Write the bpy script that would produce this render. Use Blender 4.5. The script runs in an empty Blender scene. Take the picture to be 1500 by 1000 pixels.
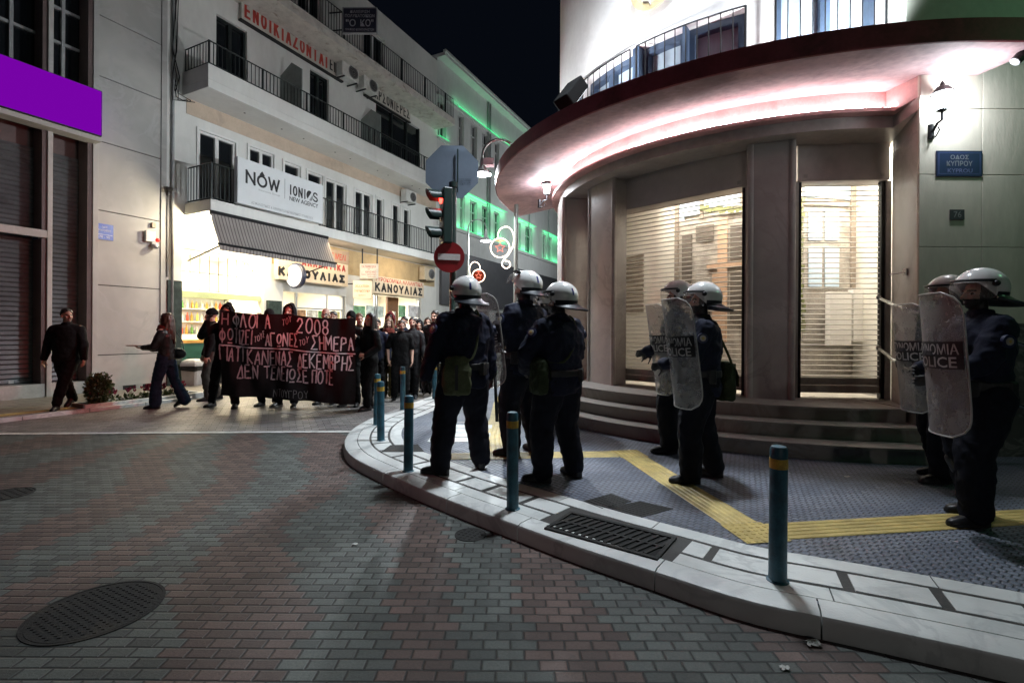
import bpy, bmesh, math, random
from mathutils import Vector, Matrix, noise
random.seed(7)
R=math.radians
scene=bpy.context.scene
COL=scene.collection
# ---------------------------------------------------------------- camera model (level camera, slight roll, 17 mm lens)
FPX,ROLL,HY,CAMH=711.,.0058,485.,1.5
_c,_s=math.cos(ROLL),math.sin(ROLL)
def ray(x,y):
    u,v=x-750.,y-HY
    return (u*_c+v*_s)/FPX,(-u*_s+v*_c)/FPX
def G(x,y,z=0.):
    a,b=ray(x,y);Y=(CAMH-z)/b
    return a*Y,Y
def at(x,y,Y):
    a,b=ray(x,y);return a*Y,Y,CAMH-b*Y
DX,DY=.44165,.89719          # street direction
NX,NY=DY,-DX                 # outward normal of the left row of houses
OX,OY=-9.35,11.16
LM=Matrix(((DX,NX,0,OX),(DY,NY,0,OY),(0,0,1,0),(0,0,0,1)))   # (s along street, o outward, z)
def Lp(x,y,o=0.):
    a,b=ray(x,y)
    Y=(OX*NX+OY*NY+o)/(a*NX+NY)
    X=a*Y
    return (X-OX)*DX+(Y-OY)*DY,CAMH-b*Y
CX,CYY=4.7,9.75              # centre of the rounded corner building
def pol(Rr,deg): return CX+Rr*math.cos(R(deg)),CYY+Rr*math.sin(R(deg))
# ---------------------------------------------------------------- materials
class NT:
    def __init__(s,m):
        s.t=m.node_tree;s.n=s.t.nodes;s.l=s.t.links
    def new(s,typ,**k):
        n=s.n.new(typ)
        for a,b in k.items(): setattr(n,a,b)
        return n
    def setin(s,n,i,v):
        if v is None: return
        if isinstance(v,bpy.types.NodeSocket): s.l.new(v,n.inputs[i])
        else: n.inputs[i].default_value=v
    def m(s,op,a,b=None,c=None,clamp=False):
        n=s.new('ShaderNodeMath',operation=op,use_clamp=clamp)
        for i,v in enumerate((a,b,c)): s.setin(n,i,v)
        return n.outputs[0]
    def mix(s,f,a,b,mode='MIX'):
        n=s.new('ShaderNodeMix',data_type='RGBA',blend_type=mode)
        s.setin(n,0,f)
        for i,v in ((6,a),(7,b)):
            if not isinstance(v,bpy.types.NodeSocket): v=(*v[:3],1)
            s.setin(n,i,v)
        return n.outputs[2]
    def noise(s,vec,scale,detail=3,rough=.55,dist=0):
        n=s.new('ShaderNodeTexNoise');s.setin(n,'Vector',vec)
        n.inputs['Scale'].default_value=scale;n.inputs['Detail'].default_value=detail
        n.inputs['Roughness'].default_value=rough;n.inputs['Distortion'].default_value=dist
        return n.outputs[0]
    def ramp(s,f,a,b):   # smoothstep
        n=s.new('ShaderNodeMapRange',interpolation_type='SMOOTHSTEP');s.setin(n,0,f)
        n.inputs[1].default_value=a;n.inputs[2].default_value=b
        return n.outputs[0]
    def comb(s,x,y,z=0.):
        n=s.new('ShaderNodeCombineXYZ')
        for i,v in enumerate((x,y,z)): s.setin(n,i,v)
        return n.outputs[0]
    def coords(s):
        n=s.new('ShaderNodeTexCoord');return n.outputs['Object']
    def sep(s,v):
        n=s.new('ShaderNodeSeparateXYZ');s.l.new(v,n.inputs[0]);return n.outputs
    def white(s,v):
        n=s.new('ShaderNodeTexWhiteNoise');s.l.new(v,n.inputs[0]);return n.outputs
    def bump(s,h,strength,dist=.01):
        n=s.new('ShaderNodeBump');s.setin(n,'Height',h)
        n.inputs['Strength'].default_value=strength;n.inputs['Distance'].default_value=dist
        return n.outputs[0]
MATS={}
def newmat(name):
    m=bpy.data.materials.new(name);m.use_nodes=True
    t=NT(m);b=t.n['Principled BSDF']
    MATS[name]=m
    return m,t,b
def mat(name,col,rough=.6,metal=0.,var=.18,scale=3.,bump=0.,bscale=40.,spec=.5,emit=None,estr=0.,alpha=1.,trans=0.,dirt=None,coat=0.,stretch=None):
    """painted / plain surface with broad and fine variation, optional dirt colour and grain"""
    if name in MATS: return MATS[name]
    m,t,b=newmat(name)
    co=t.coords()
    if stretch:
        mp=t.new('ShaderNodeMapping');t.l.new(co,mp.inputs[0]);mp.inputs['Scale'].default_value=stretch;co=mp.outputs[0]
    n1=t.noise(co,scale,5,.6);n2=t.noise(co,scale*9,3)
    f=t.m('ADD',t.m('MULTIPLY',n1,.7),t.m('MULTIPLY',n2,.3))
    lo=[c*(1-var) for c in col];hi=[min(1,c*(1+var)) for c in col]
    c=t.mix(t.ramp(f,.3,.7),lo,hi)
    if dirt:
        dn=t.noise(co,scale*.8,6,.65,.6)
        c=t.mix(t.m('MULTIPLY',t.ramp(dn,.52,.72),dirt[3]),c,dirt[:3])
    t.setin(b,'Base Color',c)
    t.setin(b,'Roughness',t.m('ADD',rough-.08,t.m('MULTIPLY',n1,.16),clamp=True))
    b.inputs['Metallic'].default_value=metal
    b.inputs['Specular IOR Level'].default_value=spec
    if coat: b.inputs['Coat Weight'].default_value=coat
    if bump: t.setin(b,'Normal',t.bump(t.noise(co,bscale,4),bump))
    if emit:
        b.inputs['Emission Color'].default_value=(*emit,1);b.inputs['Emission Strength'].default_value=estr
    if alpha<1: b.inputs['Alpha'].default_value=alpha
    if trans: b.inputs['Transmission Weight'].default_value=trans
    return m
def emis(name,col,st):
    if name in MATS: return MATS[name]
    m=bpy.data.materials.new(name);m.use_nodes=True
    t=NT(m);t.n.remove(t.n['Principled BSDF'])
    e=t.new('ShaderNodeEmission');e.inputs[0].default_value=(*col,1);e.inputs[1].default_value=st
    t.l.new(e.outputs[0],t.n['Material Output'].inputs[0]);MATS[name]=m
    return m
def marble(name,base,vein,rough=.3,scale=1.2,jx=0):
    if name in MATS: return MATS[name]
    m,t,b=newmat(name);co=t.coords()
    n=t.noise(co,scale,7,.6,1.6)
    v=t.m('ABSOLUTE',t.m('SUBTRACT',n,.5))
    vv=t.ramp(v,.0,.045)
    big=t.noise(co,scale*.7,4,.6,.4)
    c=t.mix(t.ramp(big,.3,.7),[x*.78 for x in base],[min(1,x*1.12) for x in base])
    c=t.mix(t.m('SUBTRACT',1.,vv),c,vein)
    st=t.noise(co,scale*2.2,6,.7,.2)
    c=t.mix(t.m('MULTIPLY',t.ramp(st,.55,.75),.4),c,[x*.55 for x in base])
    t.setin(b,'Base Color',c)
    t.setin(b,'Roughness',t.m('ADD',rough,t.m('MULTIPLY',st,.25)))
    t.setin(b,'Normal',t.bump(t.noise(co,60,3),.12))
    return m
# ---------------------------------------------------------------- mesh builder
class MB:
    def __init__(s,M=None): s.v=[];s.f=[];s.mi=[];s.M=M
    def add(s,vs,fs,mi=0):
        k=len(s.v);s.v+=[tuple(p) for p in vs];s.f+=[tuple(i+k for i in f) for f in fs];s.mi+=[mi]*len(fs);return s
    def box(s,x0,x1,y0,y1,z0,z1,mi=0):
        return s.add([(x,y,z) for z in (z0,z1) for x,y in ((x0,y0),(x1,y0),(x1,y1),(x0,y1))],
          [(3,2,1,0),(4,5,6,7),(0,1,5,4),(1,2,6,5),(2,3,7,6),(3,0,4,7)],mi)
    def obox(s,c,sx,sy,sz,rz=0.,mi=0,M=None):
        M=M or Matrix.Rotation(rz,3,'Z')
        vs=[Vector(c)+M@Vector((x*sx/2,y*sy/2,z*sz/2)) for z in (-1,1) for x,y in ((-1,-1),(1,-1),(1,1),(-1,1))]
        return s.add(vs,[(3,2,1,0),(4,5,6,7),(0,1,5,4),(1,2,6,5),(2,3,7,6),(3,0,4,7)],mi)
    def prism(s,poly,z0,z1,mi=0):
        n=len(poly)
        zz=lambda z,i: z[i] if isinstance(z,(list,tuple)) else z
        return s.add([(x,y,zz(z0,i)) for i,(x,y) in enumerate(poly)]+[(x,y,zz(z1,i)) for i,(x,y) in enumerate(poly)],
          [tuple(range(n-1,-1,-1)),tuple(range(n,2*n))]+[(i,(i+1)%n,n+(i+1)%n,n+i) for i in range(n)],mi)
    def loft(s,rings,closed=True,caps=True,mi=0):
        n=len(rings[0]);vs=[p for r in rings for p in r];fs=[]
        for a in range(len(rings)-1):
            for i in range(n if closed else n-1):
                j=(i+1)%n;fs.append((a*n+i,a*n+j,(a+1)*n+j,(a+1)*n+i))
        if caps: fs+=[tuple(range(n-1,-1,-1)),tuple((len(rings)-1)*n+i for i in range(n))]
        return s.add(vs,fs,mi)
    def tube(s,pts,r,n=8,closed=False,mi=0):
        P=[Vector(p) for p in pts];m=len(P);rings=[];prev=None
        for i in range(m):
            a=P[(i-1)%m] if (closed or i>0) else P[0];b=P[(i+1)%m] if (closed or i<m-1) else P[-1]
            t=(b-a).normalized()
            if prev is None:
                up=Vector((0,0,1)) if abs(t.z)<.95 else Vector((1,0,0));u=t.cross(up).normalized()
            else: u=(prev-t*prev.dot(t)).normalized()
            prev=u;w=t.cross(u);rr=r[i] if isinstance(r,(list,tuple)) else r
            rings.append([P[i]+(u*math.cos(k*2*math.pi/n)+w*math.sin(k*2*math.pi/n))*rr for k in range(n)])
        if closed: rings.append(rings[0])
        return s.loft(rings,True,not closed,mi)
    def lathe(s,prof,n=20,c=(0,0,0),mi=0,M=None):
        c=Vector(c);M=M or Matrix.Identity(3)
        return s.loft([[c+M@Vector((r*math.cos(k*2*math.pi/n),r*math.sin(k*2*math.pi/n),z)) for k in range(n)] for r,z in prof],True,True,mi)
    def ell(s,c,rx,ry,rz,M=None,nu=14,nv=9,mi=0):
        c=Vector(c);M=M or Matrix.Identity(3);rings=[]
        for j in range(nv+1):
            th=math.pi*(j+.02)/(nv+.04)
            rings.append([c+M@Vector((rx*math.sin(th)*math.cos(k*2*math.pi/nu),ry*math.sin(th)*math.sin(k*2*math.pi/nu),rz*math.cos(th))) for k in range(nu)])
        return s.loft(rings,True,True,mi)
    def arc(s,R0,R1,a0,a1,z0,z1,n=24,mi=0,z0i=None,z1i=None):
        z0i=z0 if z0i is None else z0i;z1i=z1 if z1i is None else z1i
        rings=[]
        for i in range(n+1):
            a=a0+(a1-a0)*i/n;x0,y0=pol(R0,a);x1,y1=pol(R1,a)
            rings.append([(x0,y0,z0i),(x1,y1,z0),(x1,y1,z1),(x0,y0,z1i)])
        return s.loft(rings,True,True,mi)
    def build(s,name,mats,parent=None,smooth=False,bevel=0.,kind=None,world=True):
        me=bpy.data.meshes.new(name)
        vs=[s.M@Vector(p) for p in s.v] if s.M else s.v
        me.from_pydata([tuple(p) for p in vs],[],s.f)
        for m in (mats if isinstance(mats,(list,tuple)) else [mats]): me.materials.append(m)
        me.polygons.foreach_set('material_index',s.mi)
        b=bmesh.new();b.from_mesh(me);bmesh.ops.recalc_face_normals(b,faces=b.faces)
        b.to_mesh(me);b.free()
        if smooth: me.polygons.foreach_set('use_smooth',[True]*len(me.polygons)); me.update()
        o=bpy.data.objects.new(name,me);COL.objects.link(o)
        if smooth=='auto':
            try: me.set_sharp_from_angle(angle=R(40))
            except Exception: pass
        if bevel:
            md=o.modifiers.new('bevel','BEVEL');md.width=bevel;md.segments=2;md.limit_method='ANGLE';md.angle_limit=R(40)
        if parent:
            o.parent=parent
            if world: o.matrix_parent_inverse=full(parent).inverted()
        if kind: o['kind']=kind
        return o
def full(o):
    M=o.matrix_basis.copy()
    while o.parent:
        M=o.parent.matrix_basis@o.matrix_parent_inverse@M;o=o.parent
    return M
def thing(name,label,cat,loc=(0,0,0),rz=0.,group=None):
    o=bpy.data.objects.new(name,None);COL.objects.link(o);o.empty_display_size=.2
    o.location=loc;o.rotation_euler=(0,0,rz);tag(o,label,cat,group);return o
def tag(o,label,cat,group=None):
    o['label']=label;o['category']=cat
    if group:o['group']=group
    return o
def copy_tree(o,parent=None):
    c=o.copy();COL.objects.link(c)
    if parent: c.parent=parent
    for ch in list(o.children): copy_tree(ch,c)
    return c
# ---------------------------------------------------------------- lettering
_tc={}
def text_geo(st,bold=0.):
    k=(st,bold)
    if k not in _tc:
        c=bpy.data.curves.new('lettering','FONT');c.body=st;c.offset=bold;c.resolution_u=2
        o=bpy.data.objects.new('lettering',c);COL.objects.link(o)
        dg=bpy.context.evaluated_depsgraph_get();dg.update()
        me=bpy.data.meshes.new_from_object(o.evaluated_get(dg))
        vs=[v.co.copy() for v in me.vertices];fs=[tuple(p.vertices) for p in me.polygons]
        bpy.data.objects.remove(o);bpy.data.curves.remove(c);bpy.data.meshes.remove(me)
        xs=[v.x for v in vs];ys=[v.y for v in vs]
        _tc[k]=([((v.x-min(xs)),(v.y-min(ys))) for v in vs],fs,max(xs)-min(xs),max(ys)-min(ys))
    return _tc[k]
def letters(mb,st,fn,w,h,x0=0.,y0=0.,bold=.0,mi=0):
    """flat letters st fitted to w x h, lower-left at (x0,y0), through fn(x,y)->point"""
    vs,fs,tw,th=text_geo(st,min(bold,.014))
    mb.add([fn(x0+x/tw*w,y0+y/th*h) for x,y in vs],fs,mi)

_cir=lambda cx,cy,rx,ry,n=18:[(cx+rx*math.sin(2*math.pi*k/n),cy+ry*math.cos(2*math.pi*k/n)) for k in range(n+1)]
_bow=lambda x0,y0,y1,rx:[(x0,y0)]+[(x0+.45+rx*math.sin(math.pi*k/8),(y0+y1)/2+(y0-y1)/2*math.cos(math.pi*k/8)) for k in range(9)]+[(x0,y1)]
SG={'Α':[[(0,0),(.5,1),(1,0)],[(.2,.3),(.8,.3)]],'Γ':[[(0,0),(0,1),(.9,1)]],'Ε':[[(.9,1),(0,1),(0,0),(.9,0)],[(0,.52),(.75,.52)]],'Ζ':[[(.05,1),(.95,1),(0,0),(1,0)]],
'Ι':[[(.5,0),(.5,1)]],'Κ':[[(0,0),(0,1)],[(.9,1),(.08,.45)],[(.3,.6),(.95,0)]],'Λ':[[(0,0),(.5,1),(1,0)]],'Ν':[[(0,0),(0,1),(.95,0),(.95,1)]],'Ο':[_cir(.5,.5,.5,.5)],'Π':[[(0,0),(0,1),(.95,1),(.95,0)]],
'Ρ':[[(0,0),(0,1)],_bow(0,1,.45,.42)],'Σ':[[(.95,1),(.05,1),(.55,.5),(0,0),(1,0)]],'Τ':[[(0,1),(1,1)],[(.5,1),(.5,0)]],'Υ':[[(0,1),(.5,.45),(1,1)],[(.5,.45),(.5,0)]],
'N':[[(0,0),(0,1),(.95,0),(.95,1)]],'W':[[(0,1),(.25,0),(.5,.85),(.75,0),(1,1)]],'O':[_cir(.5,.5,.5,.5)],'I':[[(.5,0),(.5,1)]],'S':[[(.9,.8),(.75,.95),(.5,1),(.2,.95),(.06,.78),(.15,.6),(.5,.5),(.85,.4),(.95,.22),(.8,.05),(.5,0),(.2,.04),(.05,.2)]]}
def strokes(m,st,fn,w,h,x0,y0,wd,mi=0):
    """plain bold capitals drawn as bars of width wd, fitted to w x h"""
    wid=[.32 if c in 'ΙI' else 1. for c in st];gap=wd*1.75
    u=(w-gap*(len(st)-1)-wd)/sum(wid);x=x0+wd/2;hh=h-wd;yb=y0+wd/2
    for c,q in zip(st,wid):
        lw=u*q
        for pl in SG[c]:
            for (a,b),(c2,d2) in zip(pl,pl[1:]):
                A=Vector((x+(a*lw if q>.5 else lw/2),yb+b*hh));B=Vector((x+(c2*lw if q>.5 else lw/2),yb+d2*hh));t=(B-A).normalized();n=Vector((-t.y,t.x))*wd/2;e=t*wd*(.5 if len(pl)<8 else .2)
                m.add([fn(*(A-e-n)),fn(*(B+e-n)),fn(*(B+e+n)),fn(*(A-e+n))],[(0,1,2,3)],mi)
        x+=lw+gap
# ================================================================ SETTING: ground
def brick_mat(name,bw,bh,cA,cB,rot=0.,period=.95,slant=.24,duty=.47,mortar=(.018,.018,.017),gap=.0035,rough=.62,rnd=.55):
    m,t,b=newmat(name);co=t.coords();X,Y,_=t.sep(co)
    if rot:
        ca,sa=math.cos(rot),math.sin(rot)
        x2=t.m('ADD',t.m('MULTIPLY',X,ca),t.m('MULTIPLY',Y,sa));y2=t.m('SUBTRACT',t.m('MULTIPLY',Y,ca),t.m('MULTIPLY',X,sa))
    else: x2,y2=X,Y
    wob=t.noise(co,1.1,2)
    y2=t.m('ADD',y2,t.m('MULTIPLY',t.m('SUBTRACT',wob,.5),.02))
    v=t.m('DIVIDE',y2,bh);row=t.m('FLOOR',v);par=t.m('FLOORED_MODULO',row,2.)
    u=t.m('ADD',t.m('DIVIDE',x2,bw),t.m('MULTIPLY',par,.5));col=t.m('FLOOR',u)
    fu=t.m('FRACT',u);fv=t.m('FRACT',v)
    du=t.m('MULTIPLY',t.m('MINIMUM',fu,t.m('SUBTRACT',1.,fu)),bw)
    dv=t.m('MULTIPLY',t.m('MINIMUM',fv,t.m('SUBTRACT',1.,fv)),bh)
    e=t.m('MINIMUM',du,dv);mask=t.ramp(e,gap*.5,gap*1.9)
    cx=t.m('MULTIPLY',t.m('SUBTRACT',t.m('ADD',col,.5),t.m('MULTIPLY',par,.5)),bw);cy=t.m('MULTIPLY',t.m('ADD',row,.5),bh)
    w=t.white(t.comb(col,row))
    bend=t.noise(t.comb(cx,cy),.33,1)
    tt=t.m('ADD',t.m('DIVIDE',t.m('ADD',cx,t.m('MULTIPLY',cy,slant)),period),t.m('MULTIPLY',bend,2.4))
    tt=t.m('ADD',tt,t.m('MULTIPLY',t.m('SUBTRACT',w[0],.5),.06))
    isA=t.m('LESS_THAN',t.m('FRACT',tt),duty)
    c=t.mix(isA,cB,cA)
    sh=t.m('ADD',1-rnd*.5,t.m('MULTIPLY',w[0],rnd))
    n=t.noise(co,75,5,.8);nb=t.noise(co,.55,5,.6)
    sh=t.m('MULTIPLY',sh,t.m('ADD',.1,t.m('MULTIPLY',n,1.8)));sh=t.m('MULTIPLY',sh,t.m('ADD',.5,t.m('MULTIPLY',nb,1.)))
    mul=t.new('ShaderNodeVectorMath',operation='SCALE');t.l.new(c,mul.inputs[0]);t.l.new(sh,mul.inputs['Scale'])
    vo=t.new('ShaderNodeTexVoronoi');t.l.new(co,vo.inputs['Vector']);vo.inputs['Scale'].default_value=2.6
    gum=t.m('SUBTRACT',1.,t.ramp(vo.outputs['Distance'],.035,.055));st=t.ramp(t.noise(co,.9,7,.7,.8),.56,.70)
    c=t.mix(mask,mortar,mul.outputs[0])
    c=t.mix(t.m('MULTIPLY',gum,.45),c,(.05,.05,.048));c=t.mix(t.m('MULTIPLY',st,.5),c,(.03,.03,.028))
    t.setin(b,'Base Color',c)
    t.setin(b,'Roughness',t.m('ADD',rough-.15,t.m('MULTIPLY',nb,.3)))
    h=t.m('ADD',t.m('MULTIPLY',t.ramp(e,0,gap*3.2),1.),t.m('ADD',t.m('MULTIPLY',n,.6),t.m('MULTIPLY',w[0],.35)))
    t.setin(b,'Normal',t.bump(h,.8,.006))
    return m
M_brick=brick_mat('brick_pavers',.13,.0715,(.088,.058,.049),(.071,.080,.073),rnd=.75)
M_street=brick_mat('street_pavers',.2,.1,(.16,.15,.145),(.19,.18,.17),rot=R(26),rough=.42,gap=.003)
M_tile=brick_mat('ribbed_tiles',.052,.05,(.125,.145,.19),(.165,.185,.23),rot=R(-53),period=.8,slant=-.4,mortar=(.035,.038,.048),gap=.0035,rough=.42,rnd=.25)
M_leftpav=brick_mat('left_pavement_tiles',.4,.4,(.26,.24,.2),(.24,.22,.19),rot=R(64),rough=.4,gap=.004,rnd=.2)
M_marb=marble('kerb_marble',(.62,.64,.62),(.50,.52,.51),.34,1.2)
M_grout=mat('dark_grout',(.045,.043,.04),.8,bump=.3,bscale=90)
M_white=mat('road_paint',(.55,.55,.52),.6,var=.3,scale=6,dirt=(.2,.2,.19,.6))
M_yel=mat('yellow_tactile',(.46,.35,.12),.5,var=.25,scale=7,dirt=(.25,.2,.08,.55),bump=.2)
M_iron=mat('cast_iron',(.026,.026,.025),.75,metal=.0,spec=.25,bump=.5,bscale=70,dirt=(.09,.07,.05,.4))
M_hole=mat('drain_pit',(.004,.004,.004),.9)
mb=MB();mb.add([(-60,-45,0),(60,-45,0),(60,90,0),(-60,90,0)],[(0,1,2,3)]);mb.build('road',M_brick,kind='structure')
def lineY(x): return 6.87+(x+7.25)*.0621
mb=MB();mb.add([(-13,lineY(-13),.004),(-1.6,lineY(-1.6),.004),(30,60,.004),(-13,60,.004)],[(0,1,2,3)]);mb.build('street',M_street,kind='structure')
mb=MB();mb.add([(x,lineY(x)+dy,.008) for x,dy in ((-13,-.05),(-2.1,-.05),(-2.1,.05),(-13,.05))],[(0,1,2,3)])
mb.build('road_line',M_white,kind='structure')
# left pavement with its pale edge
mb=MB(LM);mb.box(-14,60,-1.2,2.52,-.1,.06);mb.build('left_pavement',M_leftpav,kind='structure')
mb=MB(LM)
for i in range(60):
    s=-14+i*.9
    if not -.05<s+.4<5: mb.box(s,s+.893,2.523,2.66,-.1,.066)
mb.build('left_kerb',M_marb,kind='structure',bevel=.008)
mb=MB(LM);mb.box(-10,-.35,2.1,2.35,.0,.066);mb.build('left_tactile_strip',M_yel,kind='structure')
# kerb of the corner plaza
K0=[(9,-.6),(6,.35),(4.2,1.2),(3.2,1.6),(2.62,1.86),(2.11,2.11),(1.66,2.32),(1.22,2.52),(.83,2.82),(.40,3.16),(.02,3.5),(-.41,3.89),(-.85,4.32),(-1.32,4.82),(-1.74,5.32),(-2.02,5.85),(-2.19,6.45),(-2.26,7.04),(-2.22,7.8),(-2.1,8.3),(-1.91,9.27),(-1.72,10.25),(-1.2,11.8),(-.2,14),(3.7,22),(12,38.8)]
def smooth_path(P,step):
    out=[]
    for i in range(len(P)-1):
        p0,p1,p2,p3=[Vector(P[max(0,min(len(P)-1,i+k))]) for k in (-1,0,1,2)]
        n=max(1,int((p2-p1).length/step))
        for k in range(n):
            t=k/n;out.append(.5*((2*p1)+(p2-p0)*t+(2*p0-5*p1+4*p2-p3)*t*t+(3*p1-p0-3*p2+p3)*t**3))
    out.append(Vector(P[-1]));return out
KP=smooth_path(K0,.06)
KL=[0.]
for a,b in zip(KP,KP[1:]): KL.append(KL[-1]+(b-a).length)
KN=[]
for i in range(len(KP)):
    t=(KP[min(i+6,len(KP)-1)]-KP[max(i-6,0)]).normalized();KN.append(Vector((t.y,-t.x)))
def kerb_at(l,off):
    import bisect
    i=max(0,min(len(KP)-2,bisect.bisect(KL,l)-1));f=(l-KL[i])/max(1e-6,KL[i+1]-KL[i])
    p=KP[i].lerp(KP[i+1],f);n=KN[i].lerp(KN[i+1],f).normalized()
    return p+n*off
LT=KL[-1]
PZ=.12
def strip(mb,l0,l1,o0,o1,z,n=4,thick=.03):
    rings=[]
    for k in range(n+1):
        l=l0+(l1-l0)*k/n;a=kerb_at(l,o0);b=kerb_at(l,o1)
        rings.append([(a.x,a.y,z-thick),(b.x,b.y,z-thick),(b.x,b.y,z),(a.x,a.y,z)])
    mb.loft(rings)
mb=MB();l=0.;rr=random.Random(3)
while l<min(LT,34):
    w=.72+rr.random()*.35;l1=l+w
    rings=[]
    for k in range(7):
        q=l+.004+(w-.008)*k/6
        prof=[(0.,-.1),(0.,PZ-.035),(.012,PZ-.012),(.04,PZ-.001),(.16,PZ+.002),(.16,-.1)]
        dz=(rr.random()-.5)*.0
        rings.append([(*kerb_at(q,o),z+dz) for o,z in prof])
    mb.loft(rings);l=l1
mb.build('kerb',M_marb,kind='structure',smooth='auto')
# plaza paving
poly=[tuple(kerb_at(LT*i/260,.12)) for i in range(261)]
mb=MB();mb.prism(poly+[(40,38),(40,-.6)],-.05,PZ-.006);mb.build('plaza',M_tile,kind='structure')
mb=MB()
l=6.4
strip(mb,2.,LT*.62,.155,.71,PZ-.002,150,.02)
mb.build('paving_joint_bed',M_grout,kind='structure')
mb=MB();rr=random.Random(5)
GR0,GR1=7.62,8.62   # stretch of the drain (filled in below)
def grate_range():
    best=[]
    for px in ((786,772),(1005,790)):
        q=Vector(G(*px,PZ));best.append(min((( kerb_at(LT*i/3000,.35)-q).length,LT*i/3000) for i in range(3001))[1])
    return sorted(best)
GR0,GR1=grate_range()
GR0-=.03;GR1+=.03
for o0,o1,step,gap in ((.166,.305,.95,.006),(.332,.535,.40,.055),(.565,.71,.9,.006)):
    l=2.+rr.random()*.2
    while l<LT*.6:
        w=step*(.9+rr.random()*.2)
        a,b=l+gap/2,l+w-gap/2
        if o0<.5 and b>GR0 and a<GR1:
            if a<GR0-.12: strip(mb,a,GR0-.01,o0,o1,PZ+.002,4)
            elif b>GR1+.12: strip(mb,GR1+.01,b,o0,o1,PZ+.002,4)
        else: strip(mb,a,b,o0,o1,PZ+.002+rr.random()*.002,4)
        l+=w
mb.build('marble_paving',M_marb,kind='structure',bevel=.003)
# second, paler area at the tip of the corner (ramp slabs)
mb=MB()
for (x0,x1,y0,y1) in ((548,588,628,640),(560,640,622,627),(558,600,646,652)): pass
# tactile guidance strips
def path_strip(mb,pts,w,z,rib=5):
    P=[Vector(p) for p in pts];rowsL=[]
    for i in range(len(P)):
        a=P[max(0,i-1)];b=P[min(len(P)-1,i+1)];t=(b-a).normalized();n=Vector((-t.y,t.x))
        if 0<i<len(P)-1:
            t1=(P[i]-a).normalized();k=max(.5,abs(t.dot(t1)))
        else: k=1.
        rowsL.append((P[i],n/k))
    sec=[]
    g=w/rib
    for j in range(rib):
        o=-w/2+j*g;sec+=[(o+.004,0),(o+.010,.005),(o+g-.010,.005),(o+g-.004,0)]
    mb.loft([[(p.x+n.x*o,p.y+n.y*o,z+h) for o,h in sec] for p,n in rowsL],closed=False,caps=False)
def pad(mb,c,ang,w,z):
    M=Matrix.Rotation(ang,2);mb.add([(*(Vector(c)+M@Vector((sx*w/2,sy*w/2))),z+.003) for sx,sy in ((-1,-1),(1,-1),(1,1),(-1,1))],[(0,1,2,3)])
    k=6
    for i in range(k):
        for j in range(k):
            q=Vector(c)+M@Vector(((i+.5)/k-.5,(j+.5)/k-.5))*w
            mb.lathe([(.016,z+.003),(.012,z+.007)],6,(q.x,q.y,0))
cA=Vector(G(1105,779,PZ));cB=Vector(G(922,664,PZ));cD=Vector(G(722,667,PZ))
eR=Vector(G(1500,756,PZ));eR=cA+(eR-cA)*1.9
def dirv(a,b): return (b-a).normalized()
mb=MB();zt=PZ-.003
path_strip(mb,[cA+dirv(cA,eR)*.16,eR],.27,zt)
path_strip(mb,[cA+dirv(cA,cB)*.16,cB-dirv(cA,cB)*.16],.29,zt,6)
path_strip(mb,[cB+dirv(cB,cD)*.16,cD-dirv(cB,cD)*.14],.27,zt)
path_strip(mb,[cD-dirv(cB,cD)*-.14,Vector(G(655,668,PZ))],.27,zt)
path_strip(mb,[cD+Vector((0,.15)),Vector(G(721,640,PZ)),Vector(G(731,612,PZ)),Vector(G(734,590,PZ)),Vector(G(748,566,PZ)),Vector(G(770,548,PZ))],.3,zt)
a1=math.atan2(*(reversed(dirv(cA,eR))));
pad(mb,cA,a1,.32,zt);pad(mb,cB,math.atan2(*reversed(dirv(cA,cB))),.32,zt);pad(mb,cD,0,.3,zt)
mb.build('tactile_strip',M_yel,kind='structure')
# white stripes crossing the plaza by the pedestrian crossing
mb=MB()
for a,b,w in (((640,618.5),(690,618.5),.05),((590,596),(640,579),.10)):
    p,q=Vector(G(*a,PZ)),Vector(G(*b,PZ));n=dirv(p,q);n=Vector((-n.y,n.x))*w/2
    mb.add([(*(p-n),PZ+.001),(*(q-n),PZ+.001),(*(q+n),PZ+.001),(*(p+n),PZ+.001)],[(0,1,2,3)])
mb.build('plaza_line',M_white,kind='structure')
# pale ramp slabs at the tip of the corner
mb=MB()
for i,(y0,y1) in enumerate(((6.05,6.3),(6.33,6.58),(6.61,6.86),(6.89,7.14))):
    mb.box(-1.05,-.28,y0,y1,PZ-.03,PZ+.0015+.001*(i%2))
pts=[(-.27,7.3),(-.27,5.2),(.0,5.2),(.12,5.6),(.05,6.1),(.0,6.6),(.12,7.1),(.4,7.8),(.1,7.9)]
mb.build('ramp_slabs',M_marb,kind='structure',bevel=.003)
# ---- ironwork
def manhole(cx,cy,r,label,rows):
    t=thing('manhole_cover',label,'manhole cover',(cx,cy,0),.3,'manhole covers in the brick road')
    m=MB();m.lathe([(r*1.0,.0),(r*1.0,.005),(r*.95,.005),(r*.95,.002)],48);m.build('rim',M_iron,t,world=False)
    m=MB();m.lathe([(r*.935,.0),(r*.935,.004),(.0001,.004)],48)
    k=rows
    for i in range(-k,k+1):
        for j in range(-k,k+1):
            x,y=i*r/k*.95,j*r/k*.95
            if x*x+y*y<(r*.86)**2 and (i+j)%2==0: m.box(x-r*.3/k,x+r*.3/k,y-r*.3/k,y+r*.3/k,.004,.0075)
    m.build('lid',M_iron,t,world=False);return t
c=G(142,893);manhole(c[0],c[1],.30,'large round iron manhole cover in the dark brick road, bottom left',12)
c=G(689,783);manhole(c[0],c[1],.115,'small round iron cover in the bricks beside the kerb',4)
c=G(8,724);manhole(c[0],c[1],.2,'round iron manhole cover far left, cut by the picture edge',5)
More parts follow.
